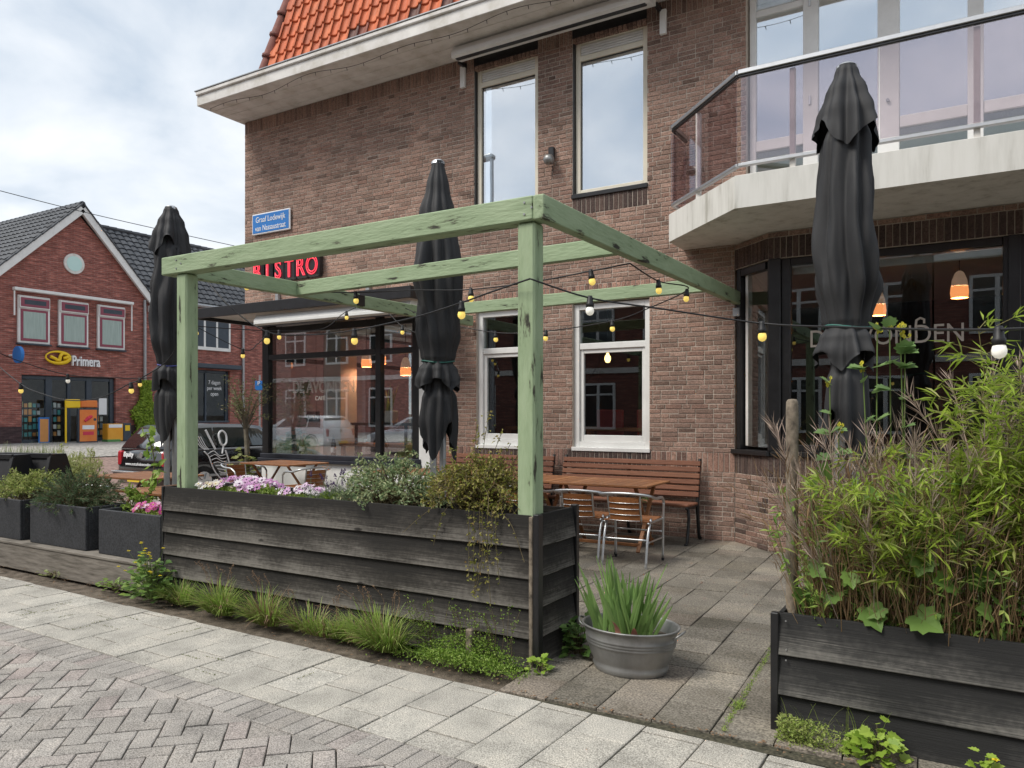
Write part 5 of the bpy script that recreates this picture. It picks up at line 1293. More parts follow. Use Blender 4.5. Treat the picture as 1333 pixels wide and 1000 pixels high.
# ================================================================== buildings across the street
def brickmat(name, c1, c2, mo, axis='Y', sc_=1.0):
    m = bpy.data.materials.new(name); m.use_nodes = True; t = m.node_tree; n, l = t.nodes, t.links
    b = n['Principled BSDF']; b.inputs['Roughness'].default_value = .9
    g = n.new('ShaderNodeNewGeometry'); sp_ = n.new('ShaderNodeSeparateXYZ'); l.new(g.outputs['Position'], sp_.inputs[0])
    cb = n.new('ShaderNodeCombineXYZ'); l.new(sp_.outputs[1 if axis == 'Y' else 0], cb.inputs[0]); l.new(sp_.outputs[2], cb.inputs[1])
    br = n.new('ShaderNodeTexBrick'); br.inputs['Scale'].default_value = sc_; br.inputs['Brick Width'].default_value = .24; br.inputs['Row Height'].default_value = .065; br.inputs['Mortar Size'].default_value = .006
    br.inputs['Color1'].default_value = (*c1, 1); br.inputs['Color2'].default_value = (*c2, 1); br.inputs['Mortar'].default_value = (*mo, 1); l.new(cb.outputs[0], br.inputs['Vector'])
    mp = n.new('ShaderNodeMapping'); mp.inputs['Scale'].default_value = (3, 14, 1); l.new(cb.outputs[0], mp.inputs[0])
    nz_ = n.new('ShaderNodeTexNoise'); nz_.inputs['Scale'].default_value = 1; nz_.inputs['Detail'].default_value = 3; l.new(mp.outputs[0], nz_.inputs['Vector'])
    r = n.new('ShaderNodeValToRGB'); el = r.color_ramp.elements; el[0].position = .32; el[0].color = (.6, .55, .55, 1); el[1].position = .8; el[1].color = (2.2, 2.2, 2.1, 1); x = el.new(.58); x.color = (1.1, 1.05, 1.05, 1); l.new(nz_.outputs[0], r.inputs[0])
    mu = n.new('ShaderNodeMixRGB'); mu.blend_type = 'MULTIPLY'; mu.inputs[0].default_value = 1; l.new(br.outputs[0], mu.inputs[1]); l.new(r.outputs[0], mu.inputs[2]); l.new(mu.outputs[0], b.inputs['Base Color'])
    return m
m_fb = brickmat('far_red_brick', (.33, .115, .088), (.235, .078, .062), (.30, .20, .17))
m_fbd = brickmat('far_dark_brick', (.07, .04, .042), (.05, .03, .032), (.07, .05, .05))
m_dtile = mat('dark_pantile', ONE, 3, rough=.5, rnd=[(.045, .048, .055), (.065, .07, .08), (.055, .06, .068), (.085, .09, .10)])
m_zroof = mat('zinc_roof', [(.13, .15, .17), (.19, .21, .235)], 2, st=(1, 5, 1), rough=.5)
m_pink = mat('dark_pink_frame', [(.24, .055, .085), (.28, .07, .10)], 4, rough=.5)
m_curt = mat('net_curtain', [(.28, .36, .33), (.45, .54, .50)], 6, st=(1, 12, .3), rough=.8)
m_opal = mat('opal_glass', [(.50, .72, .68), (.56, .76, .72)], 2, rough=.3)
m_navy = mat('slate_blue_frame', [(.035, .048, .065), (.05, .065, .085)], 6, rough=.4)
XP = -27.4
g = thing('gabled_shop', 'red brick gabled shop building with dark tiled roof across the street', 'building', (XP, 16, .4))
def tri(name, pts, mt, par, thick=.25):
    f = MB(); n = len(pts); f.add([(XP, *p) for p in pts] + [(XP - thick, *p) for p in pts], [tuple(range(n)), tuple(range(2 * n - 1, n - 1, -1))] + [(i, i + n, (i + 1) % n + n, (i + 1) % n) for i in range(n)]); return f.build(name, mt, par)
f = MB()
# facade around the shop openings
for (y0, y1, z0, z1) in ((10, 13.47, .3, 2.80), (16.76, 19.2, .3, 2.80), (21.86, 34, .3, 3.3), (10, 19.2, 2.801, 6.0), (19.201, 21.859, 3.30, 6.2), (21.86, 34, 3.301, 6.2), (19.201, 21.859, .3, 1.10)): f.box(XP - .3, XP, y0, y1, z0, z1)
f.build('wall', m_fb, g)
f = MB(); f.box(XP - .28, XP + .02, 10, 13.46, .25, 1.05); f.build('base_course', m_fbd, g); f = MB(); f.box(XP - .28, XP + .02, 16.77, 19.15, .25, 1.05); f.build('base_course', m_fbd, g)
tri('gable', [(12.55, 6.001), (18.05, 6.001), (15.42, 8.55)], m_fb, g)
PK_, EL, ER = V((15.42, 8.78)), V((12.3, 5.75)), V((18.3, 5.62))
for e_ in (EL, ER):
    f = MB(); f.bar((XP + .20, e_.x, e_.y), (XP + .20, PK_.x, PK_.y), .06, .26, up=(0, 0, 1), ch=.01); f.bar((XP + .08, e_.x, e_.y - .05), (XP + .08, PK_.x, PK_.y - .05), .22, .05, ch=.005); f.build('rake_board', m_white, g)
f = MB(); f.bb(XP - .1, XP + .24, 18.05, 18.42, 5.42, 5.66, .01); f.build('eave_box', m_white, g)
def tiled(parent, origin, along, slope, nc, nr, w, h):
    f = MB(); a, s_ = V(along).normalized(), V(slope).normalized(); nrm = a.cross(s_); nrm = nrm if nrm.z > 0 else -nrm
    for j in range(nr):
        for i in range(nc):
            r = R(); p = V(origin) + a * i * w + s_ * j * h; vs = []
            for k in range(4):
                t_ = k / 3; pr = .05 * math.sin(t_ * 3.3); vs += [p + a * w * t_ + nrm * (pr + .05), p + a * w * t_ + s_ * h * 1.05 + nrm * (pr + .01)]
            vs += [p + nrm * .0, p + a * w + nrm * .0]
            f.add(vs, [(0, 2, 3, 1), (2, 4, 5, 3), (4, 6, 7, 5), (8, 9, 6, 4, 2, 0)], r)
    o = f.build('roof_tiles', m_dtile, parent, kind='stuff'); return o
rl = (PK_ - EL).normalized(); 
f = MB(); f.add([(XP + .15, EL.x - .1, EL.y + .08), (XP - 9, EL.x - .1, EL.y + .08), (XP - 9, PK_.x, PK_.y + .1), (XP + .15, PK_.x, PK_.y + .1), (XP + .15, ER.x + .1, ER.y + .08), (XP - 9, ER.x + .1, ER.y + .08)], [(0, 1, 2, 3), (3, 2, 5, 4)]); rf = f.build('roof', m_dtile, g)
tiled(rf, (XP + .15, EL.x - .1, EL.y + .10), (-1, 0, 0), (0, PK_.x - EL.x, PK_.y - EL.y), 26, 14, .30, .32)
for j in range(22): f = MB(); f.tube([(XP + .2 - j * .32, PK_.x, PK_.y + .17), (XP - .12 - j * .32, PK_.x, PK_.y + .17)], [.11, .09], 8); f.build('ridge_tile', m_dtile, rf)
for e_ in (EL, ER):
    for j in range(11): p = e_.lerp(PK_, j / 11); q = e_.lerp(PK_, (j + 1.08) / 11); f = MB(); f.bar((XP + .17, p.x, p.y + .18), (XP + .17, q.x, q.y + .20), .2, .05, ch=.01); f.build('verge_tile', m_dtile, rf)
# right wing roof: eave along y, slope back, meeting the gable roof in a valley
f = MB(); f.add([(XP + .3, 18.38, 5.95), (XP + .3, 34, 5.95), (XP - 2.6, 34, 8.9), (XP - 2.6, 15.2, 8.9), (XP - 2.48, 15.42, 8.78), (XP - .02, 17.76, 6.275), (XP - .02, 18.38, 6.275)], [(0, 1, 2, 3, 4, 5, 6)]); wr = f.build('wing_roof', m_dtile, g)
f = MB(); sv = V((-2.9, 0, 2.95)).normalized(); nv = V((2.95, 0, 2.9)).normalized()
for j in range(13):
    pz = V((XP + .3, 0, 5.97)) + sv * j * .32; y = 15.42 + (8.80 - pz.z) / 1.097 + .12 if pz.x < XP - .05 else 18.38
    y = 18.38 + math.floor((y - 18.38) / .3) * .3 + .15
    while y < 27:
        p = V((pz.x, y, pz.z)); vs = []; r = R()
        for k in range(4):
            t_ = k / 3; pr = .05 * math.sin(t_ * 3.3); q = p + V((0, .3 * t_, 0)); vs += [q + nv * (pr + .05), q + sv * .336 + nv * (pr + .01)]
        vs += [p, p + V((0, .3, 0))]
        f.add(vs, [(0, 2, 3, 1), (2, 4, 5, 3), (4, 6, 7, 5), (8, 9, 6, 4, 2, 0)], r); y += .3
f.build('roof_tiles', m_dtile, wr, kind='stuff')
for j in range(34): f = MB(); f.tube([(XP - 2.6, 15.7 + j * .33, 8.97), (XP - 2.6, 16.05 + j * .33, 8.97)], [.10, .12], 7); f.build('ridge_tile', m_dtile, wr)
f = MB(); f.tube([(XP + .34, 18.3, 5.90), (XP + .34, 34, 5.90)], .08, 8); f.build('gutter', m_steel, g)
for y in (17.88, 22.5): f = MB(); f.tube([(XP + .08, y, 5.85), (XP + .08, y, .4)], .055, 8); f.build('down_pipe', m_steel, g)
# round window
f = MB(); n = 20
def disc(y, z, r, x, mt, name, par, th=.05):
    f = MB(); f.tube([(x, y, z), (x + th, y, z)], r, 24); return f.build(name, mt, par)
rw = disc(15.2, 6.8, .36, XP + .005, m_rose, 'round_window', g, .06); disc(15.2, 6.8, .27, XP + .066, m_opal, 'pane', rw, .01)
# upper windows
for (y0, y1) in ((13.32, 14.34), (14.65, 15.68), (16.03, 17.06)):
    f = MB(); f.bb(XP + .002, XP + .10, y0, y1, 3.86, 5.46, .01); w = f.build('window', m_white, g)
    MB().bb(XP + .09, XP + .12, y0 + .07, y1 - .07, 3.93, 5.0, .005).build('frame', m_pink, w); MB().bb(XP + .09, XP + .16, y0 + .02, y1 - .02, 5.04, 5.42, .01).build('vent_light', m_white, w); MB().bb(XP + .158, XP + .175, y0 + .05, y1 - .05, 5.08, 5.38, .005).build('vent_frame', m_pink, w)
    f = MB(); f.box(XP + .1205, XP + .125, y0 + .15, y1 - .15, 4.02, 4.92); f.build('pane', m_curt, w); f = MB(); f.box(XP + .1755, XP + .178, y0 + .16, y1 - .16, 5.16, 5.31); f.build('vent_pane', m_carglass if 'm_carglass' in globals() else m_navy, w)
    f = MB(); f.bb(XP - .01, XP + .16, y0 - .04, y1 + .04, 3.80, 3.855, .01); f.build('sill', m_navy, w)
f = MB(); f.bb(XP + .12, XP + .30, 13.12, 17.3, 5.58, 5.68, .01); aw = f.build('sun_screen_box', m_white, g)
for y in (13.14, 17.26): MB().bb(XP + .16, XP + .2, y, y + .04, 4.75 if y < 15 else 4.6, 5.58, .004).build('guide_rail', m_white, aw)
# shop front
m_shopin = mat('shop_interior', [(.08, .075, .07), (.16, .15, .14)], 2)
f = MB(); f.box(XP - 3.0, XP - 2.9, 10, 34, .4, 3.5); f.box(XP - 3, XP - .3, 10, 34, .40, .44); f.box(XP - 2.9, XP - .31, 10, 34, 3.35, 3.45); f.build('shop_interior', m_shopin, g)
f = MB()
for (a, b) in ((13.47, 13.55), (14.30, 14.52), (15.04, 15.16), (15.72, 15.92), (16.6, 16.75)): f.bb(XP - .22, XP - .10, a, b, .46, 2.79, .01)
f.bb(XP - .2, XP - .11, 13.551, 16.6, 2.66, 2.79, .01); f.bb(XP - .2, XP - .11, 13.551, 14.3, .46, .6, .01); f.bb(XP - .2, XP - .11, 15.92, 16.6, .46, .6, .01)
sfr2 = f.build('shop_front', m_navy, g)
for (a, b) in ((13.55, 14.30), (14.52, 15.04), (15.16, 15.72), (15.92, 16.6)): f = MB(); f.box(XP - .16, XP - .155, a, b, .6, 2.66); f.build('pane', m_glass_far, sfr2)
# goods behind the panes
random.seed(5); cols = [(.6, .62, .6), (.1, .35, .35), (.65, .3, .1), (.55, .5, .2), (.5, .2, .25), (.75, .75, .72), (.2, .25, .3)]
gm = [mat('goods_%s' % 'abcdefg'[i], [c, tuple(k * 1.1 for k in c)], 6) for i, c in enumerate(cols)]
for (a, b) in ((13.58, 14.28), (14.55, 15.0), (15.95, 16.55)):
    rk = thing('card_rack', {13.58: 'wire card rack behind the left shop window across the street', 14.55: 'magazine rack in the shop doorway across the street', 15.95: 'display of goods behind the right shop window across the street'}[a], 'rack', (XP - .5, (a + b) / 2, .46))
    f = MB()
    for z in (.7, .95, 1.2, 1.45, 1.7): f.box(XP - .55, XP - .35, a, b, z - .02, z)
    for y in (a, (a + b) / 2, b): f.box(XP - .5, XP - .47, y - .01, y + .01, .46, 1.9)
    f.build('frame', m_black, rk)
    for z in (.7, .95, 1.2, 1.45, 1.7):
        y = a
        while y < b - .1: MB().box(XP - .40, XP - .38, y + .02, y + .12, z, z + U(.13, .2)).build('card', random.choice(gm), rk); y += .14
f = MB(); f.box(XP - .14, XP - .135, 16.2, 16.5, 1.45, 2.05); f.build('poster', m_signw, sfr2)
# second shop in the wing
f = MB(); f.bb(XP - .2, XP - .1, 19.25, 19.35, 1.1, 3.28, .01); f.bb(XP - .2, XP - .1, 20.7, 20.78, 1.1, 3.28, .01); f.bb(XP - .2, XP - .1, 21.72, 21.86, 1.1, 3.28, .01); f.bb(XP - .2, XP - .1, 19.3, 21.8, 3.18, 3.29, .01); f.bb(XP - .2, XP + .05, 19.3, 21.8, 1.1, 1.18, .01); s2 = f.build('shop_front', m_navy, g)
f = MB(); f.box(XP - .16, XP - .155, 19.3, 21.75, 1.18, 3.18); f.build('pane', m_glass_far, s2)
f = MB(); f.bb(XP + .02, XP + .32, 18.9, 22.25, 3.36, 3.55, .03); f.build('awning_box', m_navy, g)
XR = rad(90)
def xm(y, z, x=XP + .01): return M.Translation((x, y, z)) @ M.Rotation(rad(90), 4, 'Z') @ M.Rotation(rad(90), 4, 'X')
text('window_lettering', '7 dagen\nper week\nopen', .24, xm(21.2, 2.72, XP - .15), m_signw, s2, ext=.004, sx=.8)
text('window_lettering', 'EREN', .28, xm(20.1, 2.72, XP - .15), m_signw, s2, ext=.004, sx=.85)
f = MB(); f.bb(XP + .003, XP + .09, 20.0, 21.84, 4.12, 5.42, .01); w = f.build('window', m_white, g)
for (a, b) in ((20.05, 20.50), (20.60, 21.10), (21.2, 21.74)): f = MB(); f.box(XP + .0905, XP + .095, a, b, 4.26, 5.36); f.build('pane', m_navy, w)
f = MB(); f.bb(XP + .1, XP + .16, 21.0, 21.02, 4.2, 5.4); 
# signs
m_yel = mat('sign_yellow', [(.80, .52, .01), (.86, .58, .02)], 3, rough=.35)
t = thing('shop_sign', 'yellow oval emblem and white Primera letters on the red brick', 'sign', (XP, 15.2, 3.1))
text('letters', 'Primera', .50, xm(15.08, 3.19, XP + .08), m_signw, t, ext=.05, align='LEFT', sx=.64, fat=.008)
f = MB(); pts = [(XP + .10, 14.60 + .40 * math.cos(a), 3.44 + .20 * math.sin(a)) for a in [i * 6.2832 / 28 for i in range(29)]]; f.tube(pts, [.05 + .025 * math.sin(i / 28 * 6.28 + 2) for i in range(29)], 8); f.build('emblem_ring', m_yel, t, True)
f = MB(); f.tube(smooth_path([(XP + .12, 14.34, 3.46), (XP + .12, 14.48, 3.40), (XP + .12, 14.64, 3.33), (XP + .12, 14.68, 3.48), (XP + .12, 14.76, 3.58), (XP + .12, 14.92, 3.56), (XP + .12, 14.93, 3.47), (XP + .12, 14.78, 3.42)], 5), .055, 8); f.build('emblem_stroke', m_yel, t, True)
t = thing('round_sign', 'round blue projecting sign at the left edge of the shop', 'sign', (XP, 13.1, 3.3))
f = MB(); f.tube([(XP + .55, 13.05, 3.42), (XP + .55, 13.15, 3.42)], .28, 24); f.build('disc', m_blue, t); f = MB(); f.tube([(XP + .55, 13.151, 3.42), (XP + .55, 13.17, 3.42)], .22, 20); f.tube([(XP, 13.1, 3.42), (XP + .3, 13.1, 3.42)], .03, 8); f.build('bracket', m_signw, t)
m_or = mat('orange_print', [(.72, .17, .03), (.78, .26, .06)], 1.5, rough=.4); m_ory = mat('amber_print', [(.78, .33, .02), (.82, .42, .05)], 1.5, rough=.4); m_redp = mat('red_print', [(.6, .04, .08), (.66, .06, .1)], 2)
t = thing('advert_board', 'orange upright advertising board on the far pavement', 'advert board', (XP + .9, 15.2, .45))
MB().bb(XP + .8, XP + .9, 14.86, 15.56, .46, 1.66, .01).build('frame', m_navy, t); MB().box(XP + .905, XP + .915, 14.91, 15.51, .52, 1.62).build('poster', m_or, t); MB().box(XP + .916, XP + .92, 15.0, 15.42, .94, 1.08).build('label', m_signw, t); MB().box(XP + .916, XP + .92, 15.02, 15.4, .74, .86).build('label', m_redp, t)
f = MB(); f.tube(smooth_path([(XP + .92, 15.08, 1.22), (XP + .92, 15.2, 1.32), (XP + .92, 15.34, 1.40)], 4), [.05, .05, .05, .06, .07, .06, .06, .05, .03], 8); f.build('picture', m_redp, t); disc(15.44, 1.28, .05, XP + .916, m_navy, 'badge', t, .004)
t = thing('advert_board', 'yellow and orange header board above the orange poster', 'advert board', (XP + .7, 15.1, 1.6))
MB().bb(XP + .70, XP + .78, 14.50, 15.02, 1.68, 1.98, .03).build('panel', m_yel, t); MB().bb(XP + .70, XP + .78, 15.021, 15.62, 1.70, 1.95, .03).build('panel', m_or, t); MB().bb(XP + .72, XP + .76, 14.5, 14.56, .46, 1.68, .01).build('leg', m_yel, t); MB().bb(XP + .72, XP + .76, 15.5, 15.56, .46, 1.7, .01).build('leg', m_navy, t)
t = thing('display_bin', 'orange and green display bin right of the shop door', 'display', (XP + .8, 16.3, .45))
MB().bb(XP + .55, XP + .9, 15.92, 16.50, .50, 1.12, .02).build('body', m_ory, t); MB().bb(XP + .56, XP + .91, 16.501, 16.80, .48, 1.14, .02).build('side', m_navy, t); MB().box(XP + .905, XP + .91, 15.95, 16.45, .98, 1.1).build('header', m_signw, t); MB().bb(XP + .54, XP + .92, 15.9, 16.4, .44, .56, .02).build('base', mat('print_green', [(.08, .22, .06), (.1, .27, .08)], 3), t); MB().box(XP + .915, XP + .92, 16.56, 16.74, .86, 1.06).build('picture', m_yel, t)
t = thing('advert_board', 'narrow blue-framed poster leaning inside the left shop window', 'advert board', (XP - .05, 14.1, .45)); MB().bb(XP + .03, XP + .08, 13.98, 14.34, .46, 1.36, .01).build('frame', m_blue, t); MB().box(XP + .081, XP + .085, 14.02, 14.30, .52, 1.30).build('poster', gm[2], t)
# neighbouring roof at the far left
t = thing('neighbour_house', 'building with a smooth grey zinc roof at the left edge behind the gable', 'building', (-38, 12, .4))
f = MB(); f.box(-44, -34, -6, 17, .4, 7.4); f.build('wall', m_fbd, t)
f = MB(); f.add([(-33.6, -7, 7.2), (-33.6, 17, 7.2), (-39, 17, 11.15), (-39, -7, 11.15)], [(0, 1, 2, 3)]); f.add([(-44.4, -7, 7.2), (-44.4, 17, 7.2), (-39, 17, 11.15), (-39, -7, 11.15)], [(3, 2, 1, 0)]); f.build('roof', m_zroof, t)
for j in range(24): f = MB(); f.bar((-33.55, -6 + j, 7.25), (-38.95, -6 + j, 11.2), .04, .04, ch=.003); f.build('seam', m_zroof, t)
# ivy
t = thing('ivy', 'bright green ivy climbing the brick corner by the down pipe', 'ivy', (XP, 17.7, .45)); f = MB()
for i in range(4200):
    z = U(.45, 2.75); wd_ = (.55 - .16 * z) + .12 * math.sin(z * 5); y = 17.9 + U(-1, .8) * max(.15, wd_) * 1.35; f.leaf((XP + U(.05, .22), y, z), (U(-.2, .6), U(-1, 1), U(-1, .3)), (1, -.2, .4), U(.06, .12), U(.05, .09))
f.build('foliage', leafmat('ivy_leaf', [(.12, .19, .02), (.20, .29, .03), (.29, .38, .05), (.16, .24, .03)], .3), t); f = MB(); f.tube([(XP + .05, 17.9, .45), (XP + .06, 17.85, 2.4)], .03, 5); f.build('stem', m_stem, t)
# overhead wire
f = MB(); f.tube(smooth_path([at(-40, 238, 22), at(100, 274, 24), at(240, 306, 26), at(420, 345, 28)], 6), .012, 5); tag(f.build('overhead_wire', m_plastic), 'thin overhead wire crossing the sky above the gable', 'wire')

# ================================================================== car
m_paint = mat('black_car_paint', [(.008, .008, .009), (.010, .010, .011)], 2, rough=.12, spec=.6, coat=1)
m_carglass = mat('car_glass', [(.02, .03, .03), (.03, .04, .04)], 2, rough=.05, spec=1.0, coat=.5); m_tyre = mat('tyre', [(.012, .012, .012), (.02, .02, .02)], 20, rough=.85); m_red = mat('tail_lamp', [(.35, .01, .02), (.42, .02, .03)], 5, rough=.2); m_plate = mat('plate_yellow', [(.7, .5, .03), (.75, .55, .05)], 5)
def car(name, label, paint, loc, rz, deco):
    t = thing(name, label, 'car', local=True); t.location = loc; t.rotation_euler.z = rz
    # car points +y, origin at the middle of the rear bumper on the ground
    def sect(s, zb, zt, hw, hwt, zm):
        h = [(hw * .90, zb), (hw, zb + .12), (hw * 1.0, zm), (hw * .985, zt - .05), (hwt, zt)]
        return [(-a, s, b) for a, b in h] + [(a, s, b) for a, b in h[::-1]]
    f = MB(); S = [(.0, .34, .62, .72, .66, .5), (.04, .26, .86, .80, .74, .55), (.12, .22, .95, .845, .80, .6), (.5, .20, .955, .855, .815, .6), (1.2, .19, .95, .86, .82, .6), (2.6, .19, .94, .86, .82, .6), (3.0, .19, .92, .858, .81, .6), (3.4, .20, .88, .85, .78, .6), (3.9, .22, .80, .82, .72, .55), (4.15, .26, .72, .75, .64, .5), (4.25, .34, .60, .66, .56, .5)]
    f.ring([sect(*s) for s in S]); f.build('body', paint, t, True)
    def gs(s, z, hb, ht, zb): return [(-hb, s, zb), (-ht, s, z), (ht, s, z), (hb, s, zb)]
    f = MB(); G_ = [(.10, .97, .80, .78, .93), (.20, 1.12, .80, .74, .93), (.42, 1.36, .80, .66, .93), (.56, 1.415, .80, .63, .93), (1.2, 1.44, .80, .62, .93), (2.0, 1.425, .80, .62, .93), (2.35, 1.38, .80, .62, .93), (2.75, 1.18, .80, .69, .92), (3.12, .94, .79, .76, .91)]
    f.ring([gs(*s) for s in G_]); f.build('cabin', paint, t, True)
    def on_side(s, k, sgn, off=.006):     # k 0 belt .. 1 roof
        for a, b in zip(G_, G_[1:]):
            if a[0] <= s <= b[0]:
                q = (s - a[0]) / (b[0] - a[0]); z = a[1] + (b[1] - a[1]) * q; hb = a[2] + (b[2] - a[2]) * q; ht = a[3] + (b[3] - a[3]) * q; zb = a[4] + (b[4] - a[4]) * q
        return (sgn * (hb + (ht - hb) * k + off), s, zb + (z - zb) * k)
    for sgn in (-1, 1):
        for (s0, s1, s2, s3) in ((.34, .44, 1.12, 1.08), (1.18, 1.15, 1.95, 1.90), (2.03, 1.98, 2.30, 2.80)):
            f = MB(); n = 6; vs = []
            for i in range(n + 1): a = i / n; vs += [on_side(s0 + (s3 - s0) * a, .10, sgn), on_side(s1 + (s2 - s1) * a, .86, sgn)]
            f.add(vs, [(2 * i, 2 * i + 2, 2 * i + 3, 2 * i + 1) for i in range(n)]); f.build('side_window', m_carglass, t)
        f = MB(); f.tube([on_side(s, .02, sgn, .012) for s in (.2, .8, 1.6, 2.4, 3.0)], .012, 6); f.build('belt_trim', m_alu, t); f = MB(); f.tube([on_side(s, .97, sgn, -.02) for s in (.5, .9, 1.5, 2.1)], .014, 6); f.build('roof_rail', m_alu, t)
        for y in (.78, 3.38):
            f = MB(); x = sgn * .80; f.tube([(x - sgn * .10, y, .31), (x + sgn * .045, y, .31), (x + sgn * .065, y, .31)], [.315, .315, .29], 28); w = f.build('wheel', m_tyre, t, True)
            f = MB(); f.tube([(x + sgn * .05, y, .31), (x + sgn * .07, y, .31)], [.2, .19], 20); f.build('rim', m_alu, w); f = MB()
            for k in range(5): a = k * 1.2566; f.bar((x + sgn * .072, y + .05 * math.cos(a), .31 + .05 * math.sin(a)), (x + sgn * .072, y + .17 * math.cos(a), .31 + .17 * math.sin(a)), .012, .05, up=(1, 0, 0)); 
            f.build('spoke', m_steel, w); f = MB(); pts = [(sgn * .862, y + .37 * math.cos(a), .31 + .37 * math.sin(a)) for a in [i * 3.1416 / 12 for i in range(13)]]; f.tube(pts, .02, 6); f.build('wheel_arch', m_plastic, t)
        f = MB(); f.fbox(M.Translation((sgn * .70, .045, .76)) @ M.Rotation(sgn * -.25, 4, 'Z'), .14, .10, .30, .03); f.build('tail_lamp', m_red, t)
        f = MB(); f.fbox(M.Translation((sgn * .94, 2.72, .99)), .18, .11, .13, .04); f.build('wing_mirror', paint, t)
        for y in (2.02, 1.15): f = MB(); f.tube([(sgn * .868, y - .25, .82), (sgn * .872, y - .12, .82)], .014, 6); f.build('door_handle', paint, t)
        f = MB(); f.bar((sgn * .868, .9, .42), (sgn * .868, 3.0, .42), .012, .05); f.build('rub_strip', m_steel, t)
    f = MB(); f.add([(-.66, .135, 1.02), (.66, .135, 1.02), (.56, .385, 1.335), (-.56, .385, 1.335)], [(0, 1, 2, 3)]); f.build('rear_window', m_carglass, t)
    f = MB(); f.add([(-.68, 3.06, .99), (.68, 3.06, .99), (.58, 2.42, 1.36), (-.58, 2.42, 1.36)], [(3, 2, 1, 0)]); f.build('windscreen', m_carglass, t)
    f = MB(); f.fbox(M.Translation((0, -.02, .44)), 1.62, .16, .17, .05); f.build('rear_bumper', paint, t); f = MB(); f.bar((-.80, -.10, .50), (.80, -.10, .50), .02, .03); f.build('bumper_trim', m_alu, t)
    f = MB(); f.fbox(M.Translation((0, 4.26, .44)), 1.5, .16, .2, .05); f.build('front_bumper', paint, t); f = MB(); f.box(-.26, .26, -.112, -.108, .32, .43); f.build('number_plate', m_plate, t)
    f = MB(); f.tube([(0, .005, .84), (0, .02, .84)], .055, 16); f.build('badge', m_alu, t)
    if deco:
        f = MB(); X_ = .876
        def st_(pts, r=.012): f.tube(smooth_path([(X_ + (0 if z < .92 else -.03 - .16 * (z - .93)), y - .42, z) for y, z in pts], 5), r, 5)
        for k in range(4): st_([(1.02 + k * .05, 1.22 - k * .01), (1.12 + k * .045, 1.02), (1.24 + k * .03, .93)], .008)
        st_([(1.30, 1.32), (1.40, 1.10), (1.48, .93)], .022)
        st_([(1.62, 1.05), (1.60, 1.22), (1.68, 1.30), (1.77, 1.22), (1.76, 1.06), (1.68, 1.0), (1.62, 1.05)], .02); st_([(1.68, 1.0), (1.66, .92), (1.62, .84)], .018)
        st_([(1.20, .90), (1.30, .80), (1.36, .66), (1.44, .50), (1.56, .36), (1.66, .30)], .014); st_([(1.70, .90), (1.76, .74), (1.80, .56), (1.78, .40), (1.70, .28)], .016)
        for k in range(7): st_([(1.28 + k * .045, .84 - k * .06), (1.42 + k * .035, .90 - k * .075), (1.56 + k * .03, .80 - k * .06), (1.70 + k * .014, .82 - k * .07)], .009)
        f.build('emblem', m_signw, t)
        text('door_lettering', 'DE AVONDEN', .20, M.Translation((.878, 1.62, .50)) @ M.Rotation(rad(90), 4, 'Z') @ M.Rotation(rad(90), 4, 'X'), m_signw, t, ext=.002, align='LEFT', sx=.92)
        text('rear_lettering', 'Equity', .13, M.Translation((-.40, .0, .80)) @ M.Rotation(rad(84), 4, 'X'), m_signw, t, ext=.004, fat=.004); f = MB(); 
        text('rear_lettering', 'www.eetcafedeavonden', .085, M.Translation((-.08, -.005, .63)) @ M.Rotation(rad(87), 4, 'X'), m_signw, t, ext=.004)
    return t
cr = car('parked_car', 'black estate car with white cutlery drawing parked beside the corner shop front', m_paint, (-13.92, 9.02, -.155), 0, True)
m_silver = mat('silver_car_paint', [(.5, .52, .54), (.56, .58, .6)], 2, rough=.2, metal=.4, coat=1)

# small things near the corner
t = thing('parking_sign', 'small blue parking sign on a pole beside the shop window', 'sign', (*at(337, 600, 22).xy, .1)); p = at(337, 502, 22)
f = MB(); f.fbox(M.Translation(p) @ M.Rotation(YAW, 4, 'Z'), .22, .02, .27, .01); f.build('plate', m_blue, t); text('letter', 'P', .16, M.Translation(p + V((0, 0, .01))) @ M.Rotation(YAW, 4, 'Z') @ M.Translation((0, -.015, 0)) @ M.Rotation(rad(90), 4, 'X'), m_signw, t, ext=.002)
f = MB(); f.tube([p + V((0, .03, .3)), (p.x, p.y + .03, -.1)], .025, 8); f.build('pole', m_steel, t)
b = at(321, 640, 12.6); t = thing('olive_tree', 'small potted olive tree with a sparse crown beside the shop corner', 'tree', (b.x, b.y, -.1)); st, lf = MB(), MB()
tr = smooth_path([(b.x, b.y, .35), (b.x + .02, b.y, .8), (b.x - .02, b.y, 1.25)], 5); st.tube(tr, [.05 - .0015 * i for i in range(len(tr))], 8)
for i in range(26):
    a = U(0, 6.28); tip = V((b.x - .02 + .55 * math.cos(a) * U(.3, 1), b.y + .5 * math.sin(a) * U(.3, 1), 1.35 + U(.0, .75))); pts = smooth_path([V((b.x - .02, b.y, 1.2)), V((b.x - .02, b.y, 1.25)).lerp(tip, .5) + V((0, 0, .1)), tip], 4); st.tube(pts, [.012 * (1 - .8 * j / 8) for j in range(9)], 4, cap=False)
    for j in range(34): lf.leaf(random.choice(pts[3:]) + rdir() * .05, rdir(-.2), rdir(.1), U(.04, .07), U(.012, .02))
st.build('trunk', mat('olive_bark', [(.10, .085, .06), (.2, .175, .13)], 14, bump=.4), t); lf.build('crown', leafmat('olive_leaf', [(.08, .10, .04), (.13, .15, .06), (.22, .23, .12), (.2, .14, .07)], .25), t)
f = MB(); f.lathe([(.0, .0), (.2, .0), (.26, .38), (.28, .42), (.24, .42), (.22, .36), (0, .36)], (b.x, b.y, -.1), 18); f.build('pot', m_rose, t, True)
